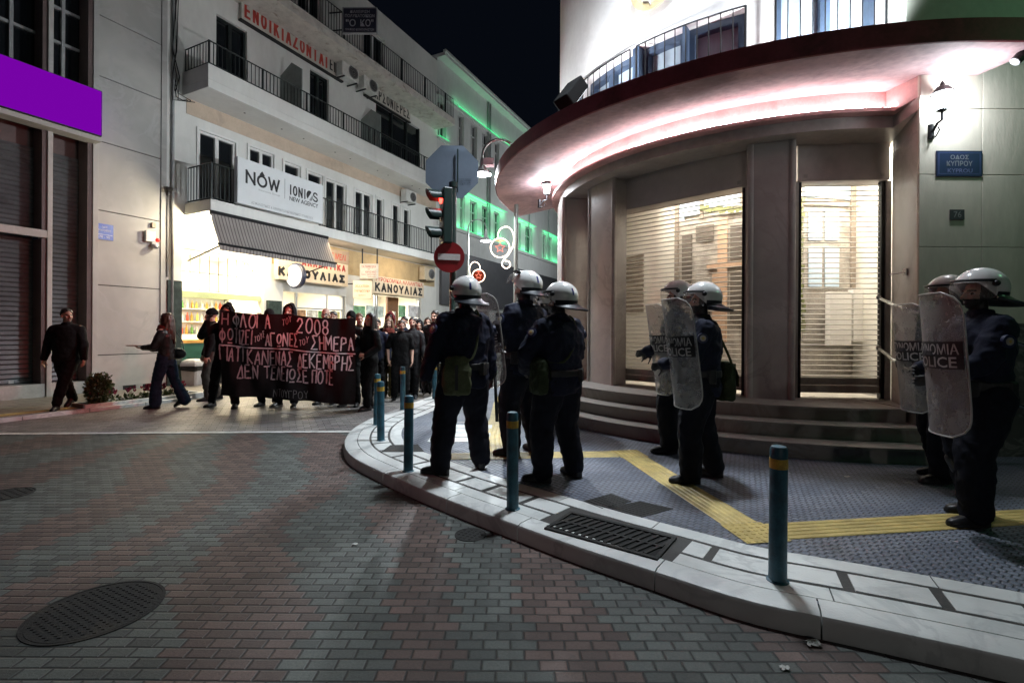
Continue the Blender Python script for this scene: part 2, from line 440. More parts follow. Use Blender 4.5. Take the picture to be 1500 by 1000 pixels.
# drain grate in the marble paving
q=[Vector(G(*p,PZ)) for p in ((790,772),(846,752),(1004,791),(946,819))]
gc=sum(q,Vector((0,0)))/4;gx=(q[2]-q[1]).normalized();gy=Vector((-gx.y,gx.x))
gl=(q[2]-q[1]).length;gw=abs((q[1]-q[0]).dot(gy))
if (q[1]-q[0]).dot(gy)<0: gy=-gy
t=thing('drain_grate','black cast iron drain grate with slanting slots in the marble kerb paving','drain grate',(gc.x,gc.y,PZ),math.atan2(gx.y,gx.x))
m=MB();m.box(-gl/2,gl/2,-gw/2,gw/2,-.004,.0015);m.build('drain_pit',M_hole,t,world=False)
m=MB()
for y0,y1 in ((-gw/2,-gw/2+.03),(gw/2-.03,gw/2)): m.box(-gl/2,gl/2,y0,y1,.0016,.012)
for x0,x1 in ((-gl/2,-gl/2+.025),(gl/2-.025,gl/2)): m.box(x0,x1,-gw/2+.03,gw/2-.03,.0016,.0118)
m.build('frame',M_iron,t,world=False)
m=MB();nb=14
for i in range(nb):
    x=-gl/2+.05+(gl-.1)*i/(nb-1);m.obox((x,0,.006),.022,gw-.07,.009,-.3)
m.box(-gl/2+.03,gl/2-.03,-.012,.012,.0017,.0113)
m.build('bars',M_iron,t,world=False)
for px,lb in (([(848,735),(895,722),(925,733),(880,747)],'dark iron access plate in the ribbed tiles, nearer the officers'),([(888,742),(938,733),(986,744),(938,757)],'dark iron access plate in the ribbed tiles, nearer the grate')):
    q=[Vector(G(*p,PZ)) for p in px]
    t=thing('access_plate',lb,'access plate',(*(sum(q,Vector((0,0)))/4),PZ-.006),0,'access plates in the plaza')
    m=MB();m.prism([tuple(p) for p in q],PZ-.01,PZ-.001);m.build('plate',M_iron,t,bevel=.001)
    c=sum(q,Vector((0,0)))/4;m=MB()
    for i in range(1,9):
        f=i/9;a=q[0].lerp(q[1],f);b=q[3].lerp(q[2],f);a=a.lerp(b,.06);b=b.lerp(a,.06);n=dirv(a,b);n=Vector((-n.y,n.x))*.006
        m.prism([tuple(a-n),tuple(b-n),tuple(b+n),tuple(a+n)],PZ-.001,PZ+.003)
    m.build('ribs',M_iron,t)
q=[Vector(G(*p,PZ)) for p in ((558,662),(572,652),(612,651),(622,662))]
t=thing('access_plate','dark square grating at the tip of the marble corner between bollards','access plate',(*(sum(q,Vector((0,0)))/4),PZ),0,'access plates in the plaza')
m=MB();m.prism([tuple(p) for p in q],PZ-.002,PZ+.0045);m.build('plate',M_iron,t)
q=[Vector(G(*p)) for p in ((405,604),(440,598),(472,601),(440,609))]
t=thing('access_plate','pale square access plate in the street in front of the banner','access plate',(*(sum(q,Vector((0,0)))/4),0))
m=MB();m.prism([tuple(p) for p in q],.0,.009);m.build('plate',mat('plate_grey',(.22,.21,.2),.5,bump=.3),t)
# ================================================================ CORNER BUILDING (rounded, with canopy and shuttered shop)
def CRp(x,y,Rr):
    a,b=ray(x,y);A=a*a+1;B=-2*(a*CX+CYY);K=CX*CX+CYY*CYY-Rr*Rr
    Y=(-B-math.sqrt(max(0,B*B-4*A*K)))/(2*A)
    return math.degrees(math.atan2(Y-CYY,a*Y-CX)),CAMH-b*Y
M_tower=mat('tower_plaster',(.78,.77,.75),.75,var=.08,scale=1.2,bump=.25,bscale=25,dirt=(.6,.58,.55,.35))
M_fascia=mat('canopy_red_paint',(.23,.045,.055),.55,var=.25,scale=2.5,dirt=(.07,.02,.02,.6))
M_soffit=mat('canopy_red_paint_lit',(.50,.33,.34),.7,var=.35,scale=1.3,bump=.6,bscale=7,dirt=(.26,.15,.16,.8))  # fascia's red lightened to pink as lit by the strip; mottling is wear
M_band=mat('pink_lit_band',(.58,.33,.32),.6,var=.2,scale=3,dirt=(.35,.14,.13,.5))  # pink bounce light from the canopy put into the band's colour
M_lintel=mat('lintel_stone',(.36,.325,.30),.55,var=.2,scale=1.5)
M_brown=marble('brown_marble',(.42,.39,.36),(.36,.33,.30),.38,1.1)
M_step=marble('step_marble',(.30,.275,.25),(.25,.22,.2),.42,1.3)
M_cream=mat('cream_wall',(.60,.57,.48),.6,var=.1,scale=1.,bump=.35,bscale=14,dirt=(.42,.40,.33,.4),stretch=(1.5,1.5,.5))
M_green=mat('green_lit_wall',(.60,.64,.55),.7,var=.1,scale=1.2,bump=.2)  # green light falling on this wall put into its colour
M_dado=marble('dado_marble',(.10,.095,.09),(.2,.19,.18),.3,2.)
M_blackm=mat('black_metal',(.012,.012,.014),.45,metal=.3)
M_chrome=mat('steel',(.6,.6,.6),.25,metal=1.,var=.1)
M_slat=mat('shutter_slat',(.40,.37,.33),.45,metal=.2,var=.15,dirt=(.16,.13,.11,.5))
M_box=mat('shutter_box',(.50,.45,.42),.55,var=.1,scale=1.,dirt=(.3,.26,.24,.4))
M_blue=mat('blue_frame',(.045,.07,.115),.45,var=.2)
M_blind=mat('window_blind',(.36,.44,.50),.6,var=.12,scale=2,stretch=(.6,.6,.3))
M_dark=mat('dark_interior',(.01,.01,.012),.3)
M_shopw=mat('shop_wall',(.82,.79,.71),.7,var=.05)
cb=thing('corner_building','white rounded corner building with a curved red canopy over shuttered shop doors','building',(CX,CYY,0))
A0=153.8
def segs(a,b): return max(2,int(abs(b-a)/2.5))
def arc(m,R0,R1,a,b,z0,z1,**k): m.arc(R0,R1,a,b,z0,z1,segs(a,b),**k)
# upper wall, with real openings
m=MB();arc(m,3.45,3.75,A0,249.2,5.78,9.6);arc(m,3.45,3.75,249.2,268.,6.95,9.6);arc(m,3.45,3.75,268.,270.,5.78,9.6)
for a,b in ((A0,184.),(200.6,201.6),(243.8,249.2)): arc(m,3.45,3.75,a,b,4.6,5.78)
arc(m,3.45,3.75,268.,270.,4.6,5.78)
sx,sy=pol(3.75,A0);m.prism([(sx,sy),(sx+DX*14,sy+DY*14),(sx+DX*14+.3,sy+DY*14-.15),(sx+.3,sy-.15)],0.,9.6)
m.build('upper_wall',M_tower,cb,smooth='auto')
m=MB();m.prism([(4.45,5.5),(12,5.5),(12,6.3),(4.9,6.3),(4.62,5.97)],4.56,9.6);m.build('upper_side_wall',M_green,cb)
# windows behind the railings
for a,b in ((184.,200.4),(201.7,219.6),(221.3,231.6),(232.4,243.6),(249.3,267.9)):
    m=MB();z1=5.77 if b<245 else 6.94
    arc(m,3.5,3.62,a,a+1.2,4.6,z1);arc(m,3.5,3.62,b-1.2,b,4.6,z1);arc(m,3.5,3.62,a+1.2,b-1.2,z1-.09,z1);arc(m,3.5,3.62,a+1.2,b-1.2,4.6,4.66)
    if b-a>15: arc(m,3.5,3.61,(a+b)/2-.9,(a+b)/2+.9,4.66,z1-.09)
    w=m.build('window',M_blue,cb,smooth='auto')
    m=MB();arc(m,3.46,3.50,a,b,4.62,z1-.02);m.build('blind',M_blind,w,smooth='auto')
m=MB()
for a,b in ((219.6,221.3),(231.6,232.4)): arc(m,3.5,3.76,a,b,4.6,5.78)
m.build('window_pier',M_blue,cb)
for a,b,n in ((184.5,200.4,8),(201.,219.8,8),(221.5,243.9,10),(249.,267.6,9)):
    m=MB()
    for z in (4.72,5.74 if b<245 else 6.8):
        m.tube([(*pol(3.84,a+(b-a)*i/10),z) for i in range(11)],.012,6)
    for i in range(n+1):
        x,y=pol(3.84,a+(b-a)*i/n);m.tube([(x,y,4.56),(x,y,5.74 if b<245 else 6.8)],.008 if 0<i<n else .014,6)
    m.build('window_railing',M_blackm,cb)
# canopy
ring=[];prof=[(3.72,4.485),(5.03,4.335),(5.05,4.345),(5.05,4.565),(5.0,4.58),(3.72,4.61)]
for i in range(61):
    a=A0+(270-A0)*i/60;ring.append([(*pol(r,a),z) for r,z in prof])
ring.append([(5.25,CYY-r,z) for r,z in prof])
m=MB();m.loft(ring);n=len(prof)
for i in range(len(m.f)):
    if len(m.f[i])==4 and i%n==0: m.mi[i]=1
m.build('canopy',[M_fascia,M_soffit],cb,smooth='auto')
m=MB();arc(m,3.4,3.752,A0,270,4.19,4.52);m.prism([(4.7,6.0),(4.61,5.49),(4.6,5.99)],4.19,4.5);m.build('frieze',M_band,cb,smooth='auto')
m=MB();arc(m,3.75,3.9,A0,269,4.185,4.21);arc(m,3.893,3.905,A0,269,4.21,4.225);m.build('light_ledge',M_band,cb,smooth='auto')
m=MB();m.tube([(*pol(3.872,178+ (269-178)*i/50),4.228) for i in range(51)],.011,6)
m.build('light_strip',emis('led_strip',(1.,.93,.96),65),cb)
m=MB();arc(m,3.22,3.75,A0,270,4.04,4.188);m.prism([(4.7,6.),(4.7,6.55),(5.05,6.5),(4.6,5.5)],4.04,4.188);m.build('lintel',M_lintel,cb,smooth='auto')
# pillars of the shop front
def pillar(a,b,r0,r1):
    m=MB();arc(m,r0,r1,a,b,.60,4.04)
    for q in (a,b):
        x,y=pol(r1-.02,q);m.lathe([(.045,.60),(.045,4.04)],10,(x,y,0))
    m.build('pillar',M_brown,cb,smooth='auto')
pillar(A0,188,3.15,3.78);pillar(198,209.6,3.2,3.5);pillar(245.0,253.2,3.2,3.5)
# steps
for i,(r,z0) in enumerate(((4.64,.10),(4.34,.285),(4.04,.45))):
    z1=(.285,.45,.615)[i]
    m=MB();arc(m,2.6,r,A0,269.2,z0,z1-.032);arc(m,2.6,r+.022,A0,269.2,z1-.032,z1)
    m.build('step',M_step,cb,smooth='auto',bevel=.004)
m=MB();m.prism([pol(2.62,A0+(275-A0)*i/40) for i in range(41)],.4,.61);m.prism([(4.7,7.2),(4.7,5.8),(5.3,6.5),(5.3,7.2)],.4,.612);m.build('shop_floor',M_step,cb)
# right wall beside the door, in slabs with open joints
m=MB();m.prism([(4.62,5.52),(9,5.52),(9,6.7),(5.3,6.7),(5.02,6.42)],0,4.56);m.build('side_wall_core',M_brown,cb)
m=MB()
xs=[4.6,5.315,6.35,7.6,9];zs=[1.62,2.48,3.3,4.05,4.56]
for x0,x1 in zip(xs,xs[1:]):
    for z0,z1 in zip(zs,zs[1:]): m.box(x0+.003,x1-.003,5.497,5.53,z0+.003,z1-.003)
m.build('wall_panels',M_cream,cb,bevel=.004)
m=MB()
for x0,x1 in zip(xs,xs[1:]):
    for z0,z1 in ((.0,.86),(.866,1.617)): m.box(x0+.003,x1-.003,5.485,5.53,z0,z1)
m.build('dado',M_dado,cb,bevel=.003)
# shutters: header box, guide rails, rods with gaps, bottom bar
def shutter(a,b,zb,r=3.28):
    P0=Vector(pol(r,a));P1=Vector(pol(r,b));t=(P1-P0);L=t.length;t/=L;nn=Vector((t.y,-t.x))
    if nn.dot(Vector((CX,CYY))-P0)>0: nn=-nn
    F=Matrix(((t.x,nn.x,0,P0.x),(t.y,nn.y,0,P0.y),(0,0,1,0),(0,0,0,1)))
    m=MB(F)
    z=zb+.22
    m.box(.07,L-.07,-.10,-.075,zb,zb+.1);m.box(.07,L-.07,-.098,-.077,zb+.105,zb+.2)
    k=0
    while z<3.56:
        h=.017
        m.add([(.07,-.10,z),(L-.07,-.10,z),(L-.07,-.072,z+h*.3),(.07,-.072,z+h*.3),(L-.07,-.10,z+h),(.07,-.10,z+h)],[(0,1,2,3),(3,2,4,5),(0,1,4,5)])
        z+=.070;k+=1
    o=m.build('roller_shutter',M_slat,cb)
    m=MB(F);m.box(0,L,-.30,.0,3.555,4.16);m.build('shutter_box',M_box,o,bevel=.006)
    for x in (.10,L-.1):
        for z in (3.62,4.09): m=MB(F);m.box(x-.025,x+.025,.001,.006,z-.025,z+.025);m.build('bracket',M_brown,o)
    for x0,x1 in ((.03,.075),(L-.075,L-.03)): m=MB(F);m.box(x0,x1,-.12,-.05,.615,3.55);m.build('guide_rail',M_blackm,o)
    for x0,x1 in ((-.04,.028),(L-.028,L+.04)): m=MB(F);m.box(x0,x1,-.14,-.03,.613,3.55);m.build('frame',M_brown,o)
    m=MB(F);m.box(.0,L,-.6,-.12,.616,.622);m.build('sill',mat('sill_marble',(.62,.58,.5),.3),o)
    return F,L
S0=shutter(188.4,198.4,.68)
S1=shutter(205.,244.2,.68)
S2=shutter(255.2,276.,.69)
# lit shop interior with painted house-front scenery standing behind the shutters
m=MB();arc(m,1.9,2.0,A0,305,.6,4.3);m.build('shop_back_wall',M_shopw,cb,smooth='auto')
m=MB();m.prism([pol(3.3,A0+(300-A0)*i/40) for i in range(41)],4.2,4.26);m.build('shop_ceiling',M_shopw,cb)
m=MB();m.prism([(5.35,6.72),(5.39,6.72),(5.64,8.3),(5.6,8.3)],.6,4.2);m.build('shop_side_wall',M_shopw,cb)
wa,wb=Vector(pol(2.0,215)),Vector(pol(3.14,150));wn=(wb-wa).normalized();wn=Vector((-wn.y,wn.x))
if wn.dot(Vector((0,0))-wa)<0: wn=-wn
m=MB();m.prism([tuple(wa),tuple(wb),tuple(wb-wn*.04),tuple(wa-wn*.04)],.6,4.2);m.build('shop_side_wall',M_shopw,cb)
m=MB()
for k in range(12): 
    p,q=wa.lerp(wb,.40),wa.lerp(wb,.80);z=1.9+k*.1;m.prism([tuple(p),tuple(q),tuple(q+wn*.02),tuple(p+wn*.02)],z,z+.06)
m.build('scenery_shutter',mat('scenery_shutter',(.30,.25,.2),.6,var=.25,scale=8),cb)
def deco(name,rects,mt,Rr=2.05,th=.03):
    m=MB()
    for x0,y0,x1,y1 in rects:
        a0,zt=CRp(x0,y0,Rr);a1,zt2=CRp(x1,y0,Rr);_,z0=CRp(x0,y1,Rr);_,z1=CRp(x1,y1,Rr)
        m.arc(Rr,Rr+th,a0,a1,max(.62,(z0+z1)/2),(zt+zt2)/2,3)
    return m.build(name,mt,cb)
D_br=mat('scenery_shutter',(.30,.25,.2),.6,var=.25,scale=8);D_gr=mat('scenery_wall',(.40,.365,.32),.7,var=.35,scale=5,dirt=(.25,.2,.15,.6))
D_bl=mat('scenery_pane',(.55,.68,.8),.3,var=.1);D_or=mat('scenery_post',(.60,.40,.27),.6,var=.2);D_dk=mat('scenery_dark',(.13,.11,.09),.6,var=.3)
D_wh=mat('scenery_white',(.82,.80,.76),.5,var=.06);D_gn=mat('scenery_leaves',(.18,.2,.08),.7,var=.5,scale=25)
deco('scenery_facade',[(993,318,1091,560)],D_gr)
deco('scenery_window',[(996,300,1003,330),(1003,294,1026,316),(1032,283,1084,304)],D_bl,2.05,.02)
deco('scenery_window_frame',[(1026,284,1031,320),(1084,276,1091,306),(990,290,995,560)],D_br,2.085)
deco('scenery_post',[(1052,320,1066,500),(1036,386,1090,392),(1044,400,1058,470)],D_or,2.085)
deco('scenery_dark',[(1000,345,1014,420),(1020,330,1046,352),(1070,330,1090,380),(1005,440,1040,520),(1070,400,1088,470)],D_dk,2.085,.02)
rr=random.Random(4);deco('scenery_leaves',[(x,300+rr.random()*6,x+5,308+rr.random()*5) for x in range(1026,1090,4)],D_gn,2.12,.02)
deco('scenery_door',[(1176,297,1249,500)],D_gr)
deco('scenery_door_panel',[(1184,310,1203,352),(1208,308,1228,352),(1184,362,1203,420),(1208,362,1228,420)],D_bl,2.085,.02)
deco('scenery_upper_pane',[(1178,264,1248,292)],D_bl,2.05)
deco('scenery_door_lintel',[(1170,294,1242,302),(1246,262,1252,430)],D_br,2.085)
deco('scenery_cabinet',[(1209,428,1239,506),(1242,425,1262,500)],D_wh,2.2,.1)
deco('scenery_window_grid',[(1272,300,1296,398)],D_br,2.05)
deco('scenery_grid_panes',[(1279+k%3*6,304+k//3*13,1283+k%3*6,313+k//3*13) for k in range(21)],D_dk,2.085,.012)
deco('scenery_leaves',[(1165+rr.random()*10,290+i*7,1172+rr.random()*8,296+i*7) for i in range(28)],D_gn,2.12,.02)
deco('scenery_base',[(1164,508,1290,545)],D_gr,2.05)
# emblem on the white wall
t=thing('emblem','round cream relief emblem high on the white rounded wall','emblem',(*pol(3.78,225),6.7),0)
a,z=CRp(957,-22,3.76);M=Matrix.Rotation(R(a),3,'Z')@Matrix.Rotation(R(90),3,'Y');c=(*pol(3.76,a),z)
m=MB();m.lathe([(.36,0),(.36,.03),(.27,.035),(.26,.0)],28,c,M=M);m.build('ring',mat('emblem_cream',(.62,.52,.3),.5),t,smooth='auto')
m=MB();m.lathe([(.255,.0),(.255,.012),(.001,.012)],28,c,M=M);m.build('disc',mat('emblem_disc',(.66,.64,.52),.5),t)
m=MB();Vc=Vector(c)
for pts in ([(.2,-.14),(.24,-.05),(.3,-.02)],[(.2,.02),(.23,.08),(.2,.14)],[(.25,.18),(.22,.24)]):
    m.tube([Vc+M@Vector((x,y,.03)) for x,y in pts],.018,6)
m.build('figure',mat('emblem_ink',(.12,.10,.07),.5),t)
# wall lanterns
M_lglass=emis('lantern_glass',(.86,.93,1.),60)
def lantern(loc,rz,label,sc=1.):
    t=thing('wall_lantern',label,'wall lantern',loc,rz,'wall lanterns on the corner building')
    t.scale=(sc,)*3
    m=MB();m.tube([(0,.14,-.16),(0,.11,-.18),(0,.06,-.12),(0,0,-.10),(0,0,0)],.014,8);m.lathe([(.035,-.26),(.03,-.10)],10,(0,.145,0))
    m.tube([(0,.13,-.22),(0,.08,-.26),(0,.03,-.2),(0,.05,-.16)],.008,6);m.build('bracket',M_blackm,t,world=False)
    m=MB();m.lathe([(.03,-.02),(.055,0.0),(.052,.012)],6);m.lathe([(.115,.185),(.10,.20),(.06,.25),(.025,.275),(.02,.3),(.001,.33)],6)
    for k in range(6):
        a=k*math.pi/3;m.tube([(.052*math.cos(a),.052*math.sin(a),.005),(.1*math.cos(a),.1*math.sin(a),.19)],.006,5)
    m.build('frame',M_blackm,t,world=False)
    m=MB();m.lathe([(.046,.012),(.092,.186)],6);m.build('glass',M_lglass,t,world=False);return t
lx,ly,lz=at(1386,148,5.3)
lantern((lx,5.35,lz-.08),0,'black wall lantern glowing white on the cream wall above the street sign')
p=pol(3.85,174.);lx,ly,lz=at(801,285,9.6);lantern((lx,ly,lz),R(85),'white glowing wall lantern on the far side of the rounded wall, by the street lamp',1.)
# floodlight on the canopy edge
fx,fy=pol(4.72,215.);
t=thing('floodlight','black floodlight standing on the canopy edge, aimed up at the white wall','floodlight',(fx,fy,4.58),R(215+90))
m=MB();m.box(-.03,.03,-.03,.03,-.01,.16);m.build('stand',M_blackm,t,world=False)
m=MB();Mx=Matrix.Rotation(R(-38),3,'X');m.obox((0,.0,.36),.30,.20,.46,M=Mx);m.build('housing',mat('matt_black',(.004,.004,.004),.9,spec=.1),t,world=False,bevel=.02)
m=MB();m.obox(Vector((0,.0,.36))+Mx@Vector((0,.103,0)),.24,.004,.36,M=Mx);m.build('lens',emis('flood_lens',(.9,.95,1),4),t,world=False)
# small downlight under the canopy end
t=thing('spotlight','small dark cylinder spotlight under the right end of the red canopy','spotlight',(5.18,4.9,4.3))
m=MB();m.tube([(5.22,4.9,4.40),(5.1,4.93,4.27)],.05,12);m.build('housing',M_blackm,t)
m=MB();m.tube([(5.105,4.929,4.276),(5.092,4.932,4.262)],.045,12);m.build('lens',mat('lens_grey',(.3,.3,.32),.2),t)
# street sign, number plate, door stop, handrails
def plate(name,label,cat,x0,x1,z0,z1,y,mt,rim=None):
    t=thing(name,label,cat,((x0+x1)/2,y,(z0+z1)/2));m=MB();m.box(x0,x1,y-.012,y,z0,z1);m.build('plate',mt,t,bevel=.003)
    if rim:
        m=MB();w=.012
        m.box(x0+.02,x1-.02,y-.0135,y-.0115,z0+.02,z0+.02+w);m.box(x0+.02,x1-.02,y-.0135,y-.0115,z1-.02-w,z1-.02)
        m.box(x0+.02,x0+.02+w,y-.0133,y-.0115,z0+.02+w,z1-.02-w);m.box(x1-.02-w,x1-.02,y-.0133,y-.0115,z0+.02+w,z1-.02-w);m.build('border',rim,t)
    return t
M_sblue=mat('sign_blue',(.012,.019,.07),.4,var=.15);M_sgrey=mat('sign_letters_grey',(.20,.21,.25),.5)
x0,_,z1=at(1371,221,5.49);x1,_,z0=at(1438,259,5.49)
t=plate('street_sign','blue enamel street name plate on the cream wall under the lantern','street sign',x0,x1,z0,z1,5.493,M_sblue,mat('sign_rim',(.04,.055,.15),.5))
m=MB();W=x1-x0
for st,fx0,w,zz,h in (('ΟΔΟΣ',.30,.40,.66,.17),('ΚΥΠΡΟΥ',.22,.56,.40,.20),('KYPROU',.24,.54,.14,.16)):
    letters(m,st,lambda x,y:(x,5.479,y),W*w,(z1-z0)*h,x0+W*fx0,z0+(z1-z0)*zz,.012)
    if st=='ΚΥΠΡΟΥ': m.build('lettering',M_sgrey,t);m=MB()
m.build('lettering',mat('sign_letters_faded',(.12,.14,.28),.5),t)
x0,_,z1=at(1391,307,5.49);x1,_,z0=at(1412,322,5.49)
t=plate('number_plate','small dark house number plate below the street sign','number plate',x0,x1,z0,z1,5.493,mat('plate_dark',(.06,.065,.07),.4))
m=MB();letters(m,'76',lambda x,y:(x,5.479,y),(x1-x0)*.55,(z1-z0)*.6,x0+(x1-x0)*.22,z0+(z1-z0)*.2,.0);m.build('lettering',mat('plate_digits',(.3,.31,.32),.5),t)
t=thing('door_stop','small metal door catch on the marble door reveal','door catch',(4.78,5.9,2.2))
m=MB();m.box(4.74,4.80,5.84,5.9,2.2,2.28);m.tube([(4.76,5.87,2.24),(4.62,5.97,2.22)],.008,6);m.build('catch',M_chrome,t)
for dz,lb in ((0,'upper steel handrail tube beside the shop door'),(-.66,'lower steel handrail tube beside the shop door')):
    t=thing('handrail',lb,'handrail',(4.5,5.3,1.7+dz),0,'handrails by the shop door')
    m=MB();m.tube([(4.80,6.35,1.97+dz),(4.60,5.85,1.84+dz),(4.50,5.42,1.74+dz),(4.6,5.22,1.68+dz),(5.44,5.18,1.39+dz),(6.5,5.15,1.05+dz)],.022,10);m.build('tube',M_chrome,t,smooth=True)
    m=MB();m.lathe([(.035,0),(.035,.01)],10,(4.80,6.36,1.97+dz),M=Matrix.Rotation(R(90),3,'X'));m.build('flange',M_chrome,t)
# ================================================================ LEFT ROW OF HOUSES  (local: s along the street, o outward, z)
def wall_holes(m,s0,s1,z0,z1,holes,o0,o1):
    zs=sorted({z0,z1,*[min(z1,max(z0,z)) for h in holes for z in h[2:]]})
    for a,b in zip(zs,zs[1:]):
        cut=sorted((max(s0,h[0]),min(s1,h[1])) for h in holes if h[2]<(a+b)/2<h[3])
        p=s0
        for c,d in cut:
            if c>p: m.box(p,c,o0,o1,a,b)
            p=max(p,d)
        if p<s1: m.box(p,s1,o0,o1,a,b)
M_la=marble('pale_grey_cladding',(.45,.445,.42),(.42,.415,.40),.42,.6)
M_lad=mat('groove_dark',(.03,.03,.03),.8)
M_redbr=mat('reveal_brown',(.12,.085,.08),.6,var=.2)
M_gsh=mat('grey_shutter',(.13,.145,.15),.45,metal=.3,var=.15,dirt=(.07,.07,.07,.5))
M_glass=mat('dark_glass',(.012,.014,.016),.06,var=.1,spec=.8)
M_alu=mat('aluminium',(.42,.43,.43),.4,metal=.4)
M_purple=emis('purple_lightbox',(.18,.001,.38),1.)
M_sillw=mat('white_sill',(.5,.5,.48),.5,dirt=(.3,.3,.28,.5))
M_wh=mat('white_render',(.66,.66,.63),.8,var=.08,scale=.9,bump=.2,dirt=(.5,.49,.45,.35),stretch=(1,1,.4))
M_wh2=mat('grey_white_render',(.56,.57,.55),.8,var=.1,scale=.7,bump=.2,dirt=(.38,.38,.36,.5),stretch=(1,1,.35))
M_beige=mat('beige_band',(.50,.40,.31),.8,var=.1,dirt=(.36,.29,.23,.5))
M_peel=mat('peeling_edge',(.58,.55,.5),.8,var=.15,scale=4,bump=.5,dirt=(.25,.19,.14,.8))
M_frame=mat('white_window_frame',(.68,.68,.66),.4,var=.05)
M_rail=mat('balcony_rail',(.02,.026,.026),.45,metal=.3)
def LT(s,o,z): return LM@Vector((s,o,z))
# ---- grey clad building at the far left
la=thing('office_building','grey stone clad building with dark roller shutters below a purple light box','building',LT(-1,0,0))
m=MB(LM);m.box(-.25,1.27,-.5,-.03,0,15);m.build('wall_core',M_lad,la)
m=MB(LM);zs=[.0,.9,2.5,4.2,5.77,7.25,8.63,10.1,11.6,13.1,15]
for a,b in zip(zs,zs[1:]):
    m.box(-.15,1.14,-.1,0 if a!=.0 else .012,a+(.010 if a else .16),b-.010)
m.box(-.26,-.155,-.1,.03,.05,15);m.box(1.145,1.27,-.1,.03,.05,15)
for s in (-.15,.62,1.0): m.box(s,s+(.5 if s<0 else .15),-.06,.011,.02,.155)
m.build('cladding',M_la,la,bevel=.004)
m=MB(LM);m.box(-1.04,-.955,-.4,.02,.05,15);m.box(-6,-1.045,-.06,.03,3.4,3.56);m.build('pillar',M_la,la,bevel=.006)
m=MB(LM);m.box(-.35,-.26,-.42,-.0,.1,15);m.box(-1.12,-1.045,-.42,-.02,.1,3.39);m.box(-1.12,-1.045,-.42,-.02,3.57,15);m.box(-6,-.35,-.8,-.45,5.3,5.95);m.build('reveal',M_redbr,la)
m=MB(LM)
for s0,s1 in ((-6,-1.125),(-.95,-.355)):
    z=.34
    while z<5.3:
        m.add([(s0,-.40,z),(s1,-.40,z),(s1,-.375,z+.03),(s0,-.375,z+.03),(s1,-.40,z+.098),(s0,-.40,z+.098)],[(0,1,2,3),(3,2,4,5)]);z+=.1
m.build('roller_shutter',M_gsh,la)
m=MB(LM);m.box(-6,-1.06,-.42,.0,.06,.34);m.box(-.95,-.355,-.42,-.02,.06,.33);m.build('sill',M_sillw,la,bevel=.006)
m=MB(LM);m.box(-1.5,-1.42,-.374,-.37,.36,.42);m.build('notice',M_frame,la)
m=MB(LM);m.box(-6,-.36,-.45,-.40,5.9,15);w=m.build('window',M_glass,la)
m=MB(LM)
for s in (-1.5,-.955,-.66): m.box(s-.03,s+.03,-.42,-.33,5.9,15)
for z in (6.95,7.75,8.5,9.6): m.box(-6,-.36,-.41,-.35,z,z+.06)
m.build('window_frame',M_alu,w)
m=MB(LM);m.box(-6,-.22,-.05,.3,5.66,5.76);m.build('ledge',M_la,la)
t=thing('light_box_sign','glowing plain purple light box over the dark shutters','sign',LT(-1.5,.2,6.2))
m=MB(LM);m.box(-6,-.235,.02,.33,5.77,6.78);m.build('box',M_blackm,t)
m=MB(LM);m.box(-6,-.25,.331,.345,5.79,6.765);m.box(-.234,-.228,.03,.33,5.79,6.765);m.build('face',M_purple,t)
# plate, alarm box on the cladding
s0,z1=Lp(140,326,.02);s1,z0=Lp(166,353,.02)
t=thing('street_sign','small bright blue street name plate on the grey stone wall','street sign',LT(s0,.02,z0))
m=MB(LM);m.box(s0,s1,.012,.022,z0,z1);m.build('plate',mat('bright_blue',(.03,.07,.42),.35),t)
m=MB(LM);W=s1-s0;Hh=z1-z0
for st,fx,fw,fz,fh in (('ΟΔΟΣ',.34,.32,.74,.12),('ΦΑΝΕΡΩΜΕΝΗΣ',.14,.72,.52,.14)): m=MB(LM);letters(m,st,lambda x,y:(x,.024,y),W*fw,Hh*fh,s0+W*fx,z0+Hh*fz,.01);m.build('lettering',mat('sign_white',(.6,.62,.68),.5),t)
m=MB(LM);m.box(s0+W*.05,s1-W*.05,.0222,.0235,z0+Hh*.30,z0+Hh*.33);m.build('divider',mat('sign_white',(.6,.62,.68),.5),t);m=MB(LM);letters(m,'78 - 90',lambda x,y:(x,.024,y),W*.6,Hh*.14,s0+W*.2,z0+Hh*.1,.01)
m.build('lettering',mat('sign_white',(.6,.62,.68),.5),t)
s,z=Lp(219,347,.02)
t=thing('alarm_box','small white alarm box with a red lamp and dome camera on the grey wall','alarm',LT(s,.05,z))
m=MB(LM);m.box(s-.12,s+.10,.02,.10,z-.13,z+.14);m.build('housing',M_frame,t,bevel=.015)
m=MB(LM);m.ell((s+.15,.08,z-.06),.05,.05,.05);m.build('red_lamp',mat('red_plastic',(.5,.02,.02),.3,emit=(1,.05,.03),estr=.6),t,smooth=True)
m=MB(LM);m.ell((s+.09,.10,z-.22),.075,.075,.07);m.box(s+.03,s+.15,.012,.07,z-.2,z-.1);m.build('camera_dome',M_frame,t,smooth='auto')
m=MB(LM);m.lathe([(.05,0),(.04,.02)],10,(s+.09,.165,z-.24),M=Matrix.Rotation(R(90),3,'X'));m.build('camera_lens',M_blackm,t)
m=MB(LM);m.box(s+.04,s+.12,.015,.06,z+.24,z+.36);m.build('sensor',M_beige,t)
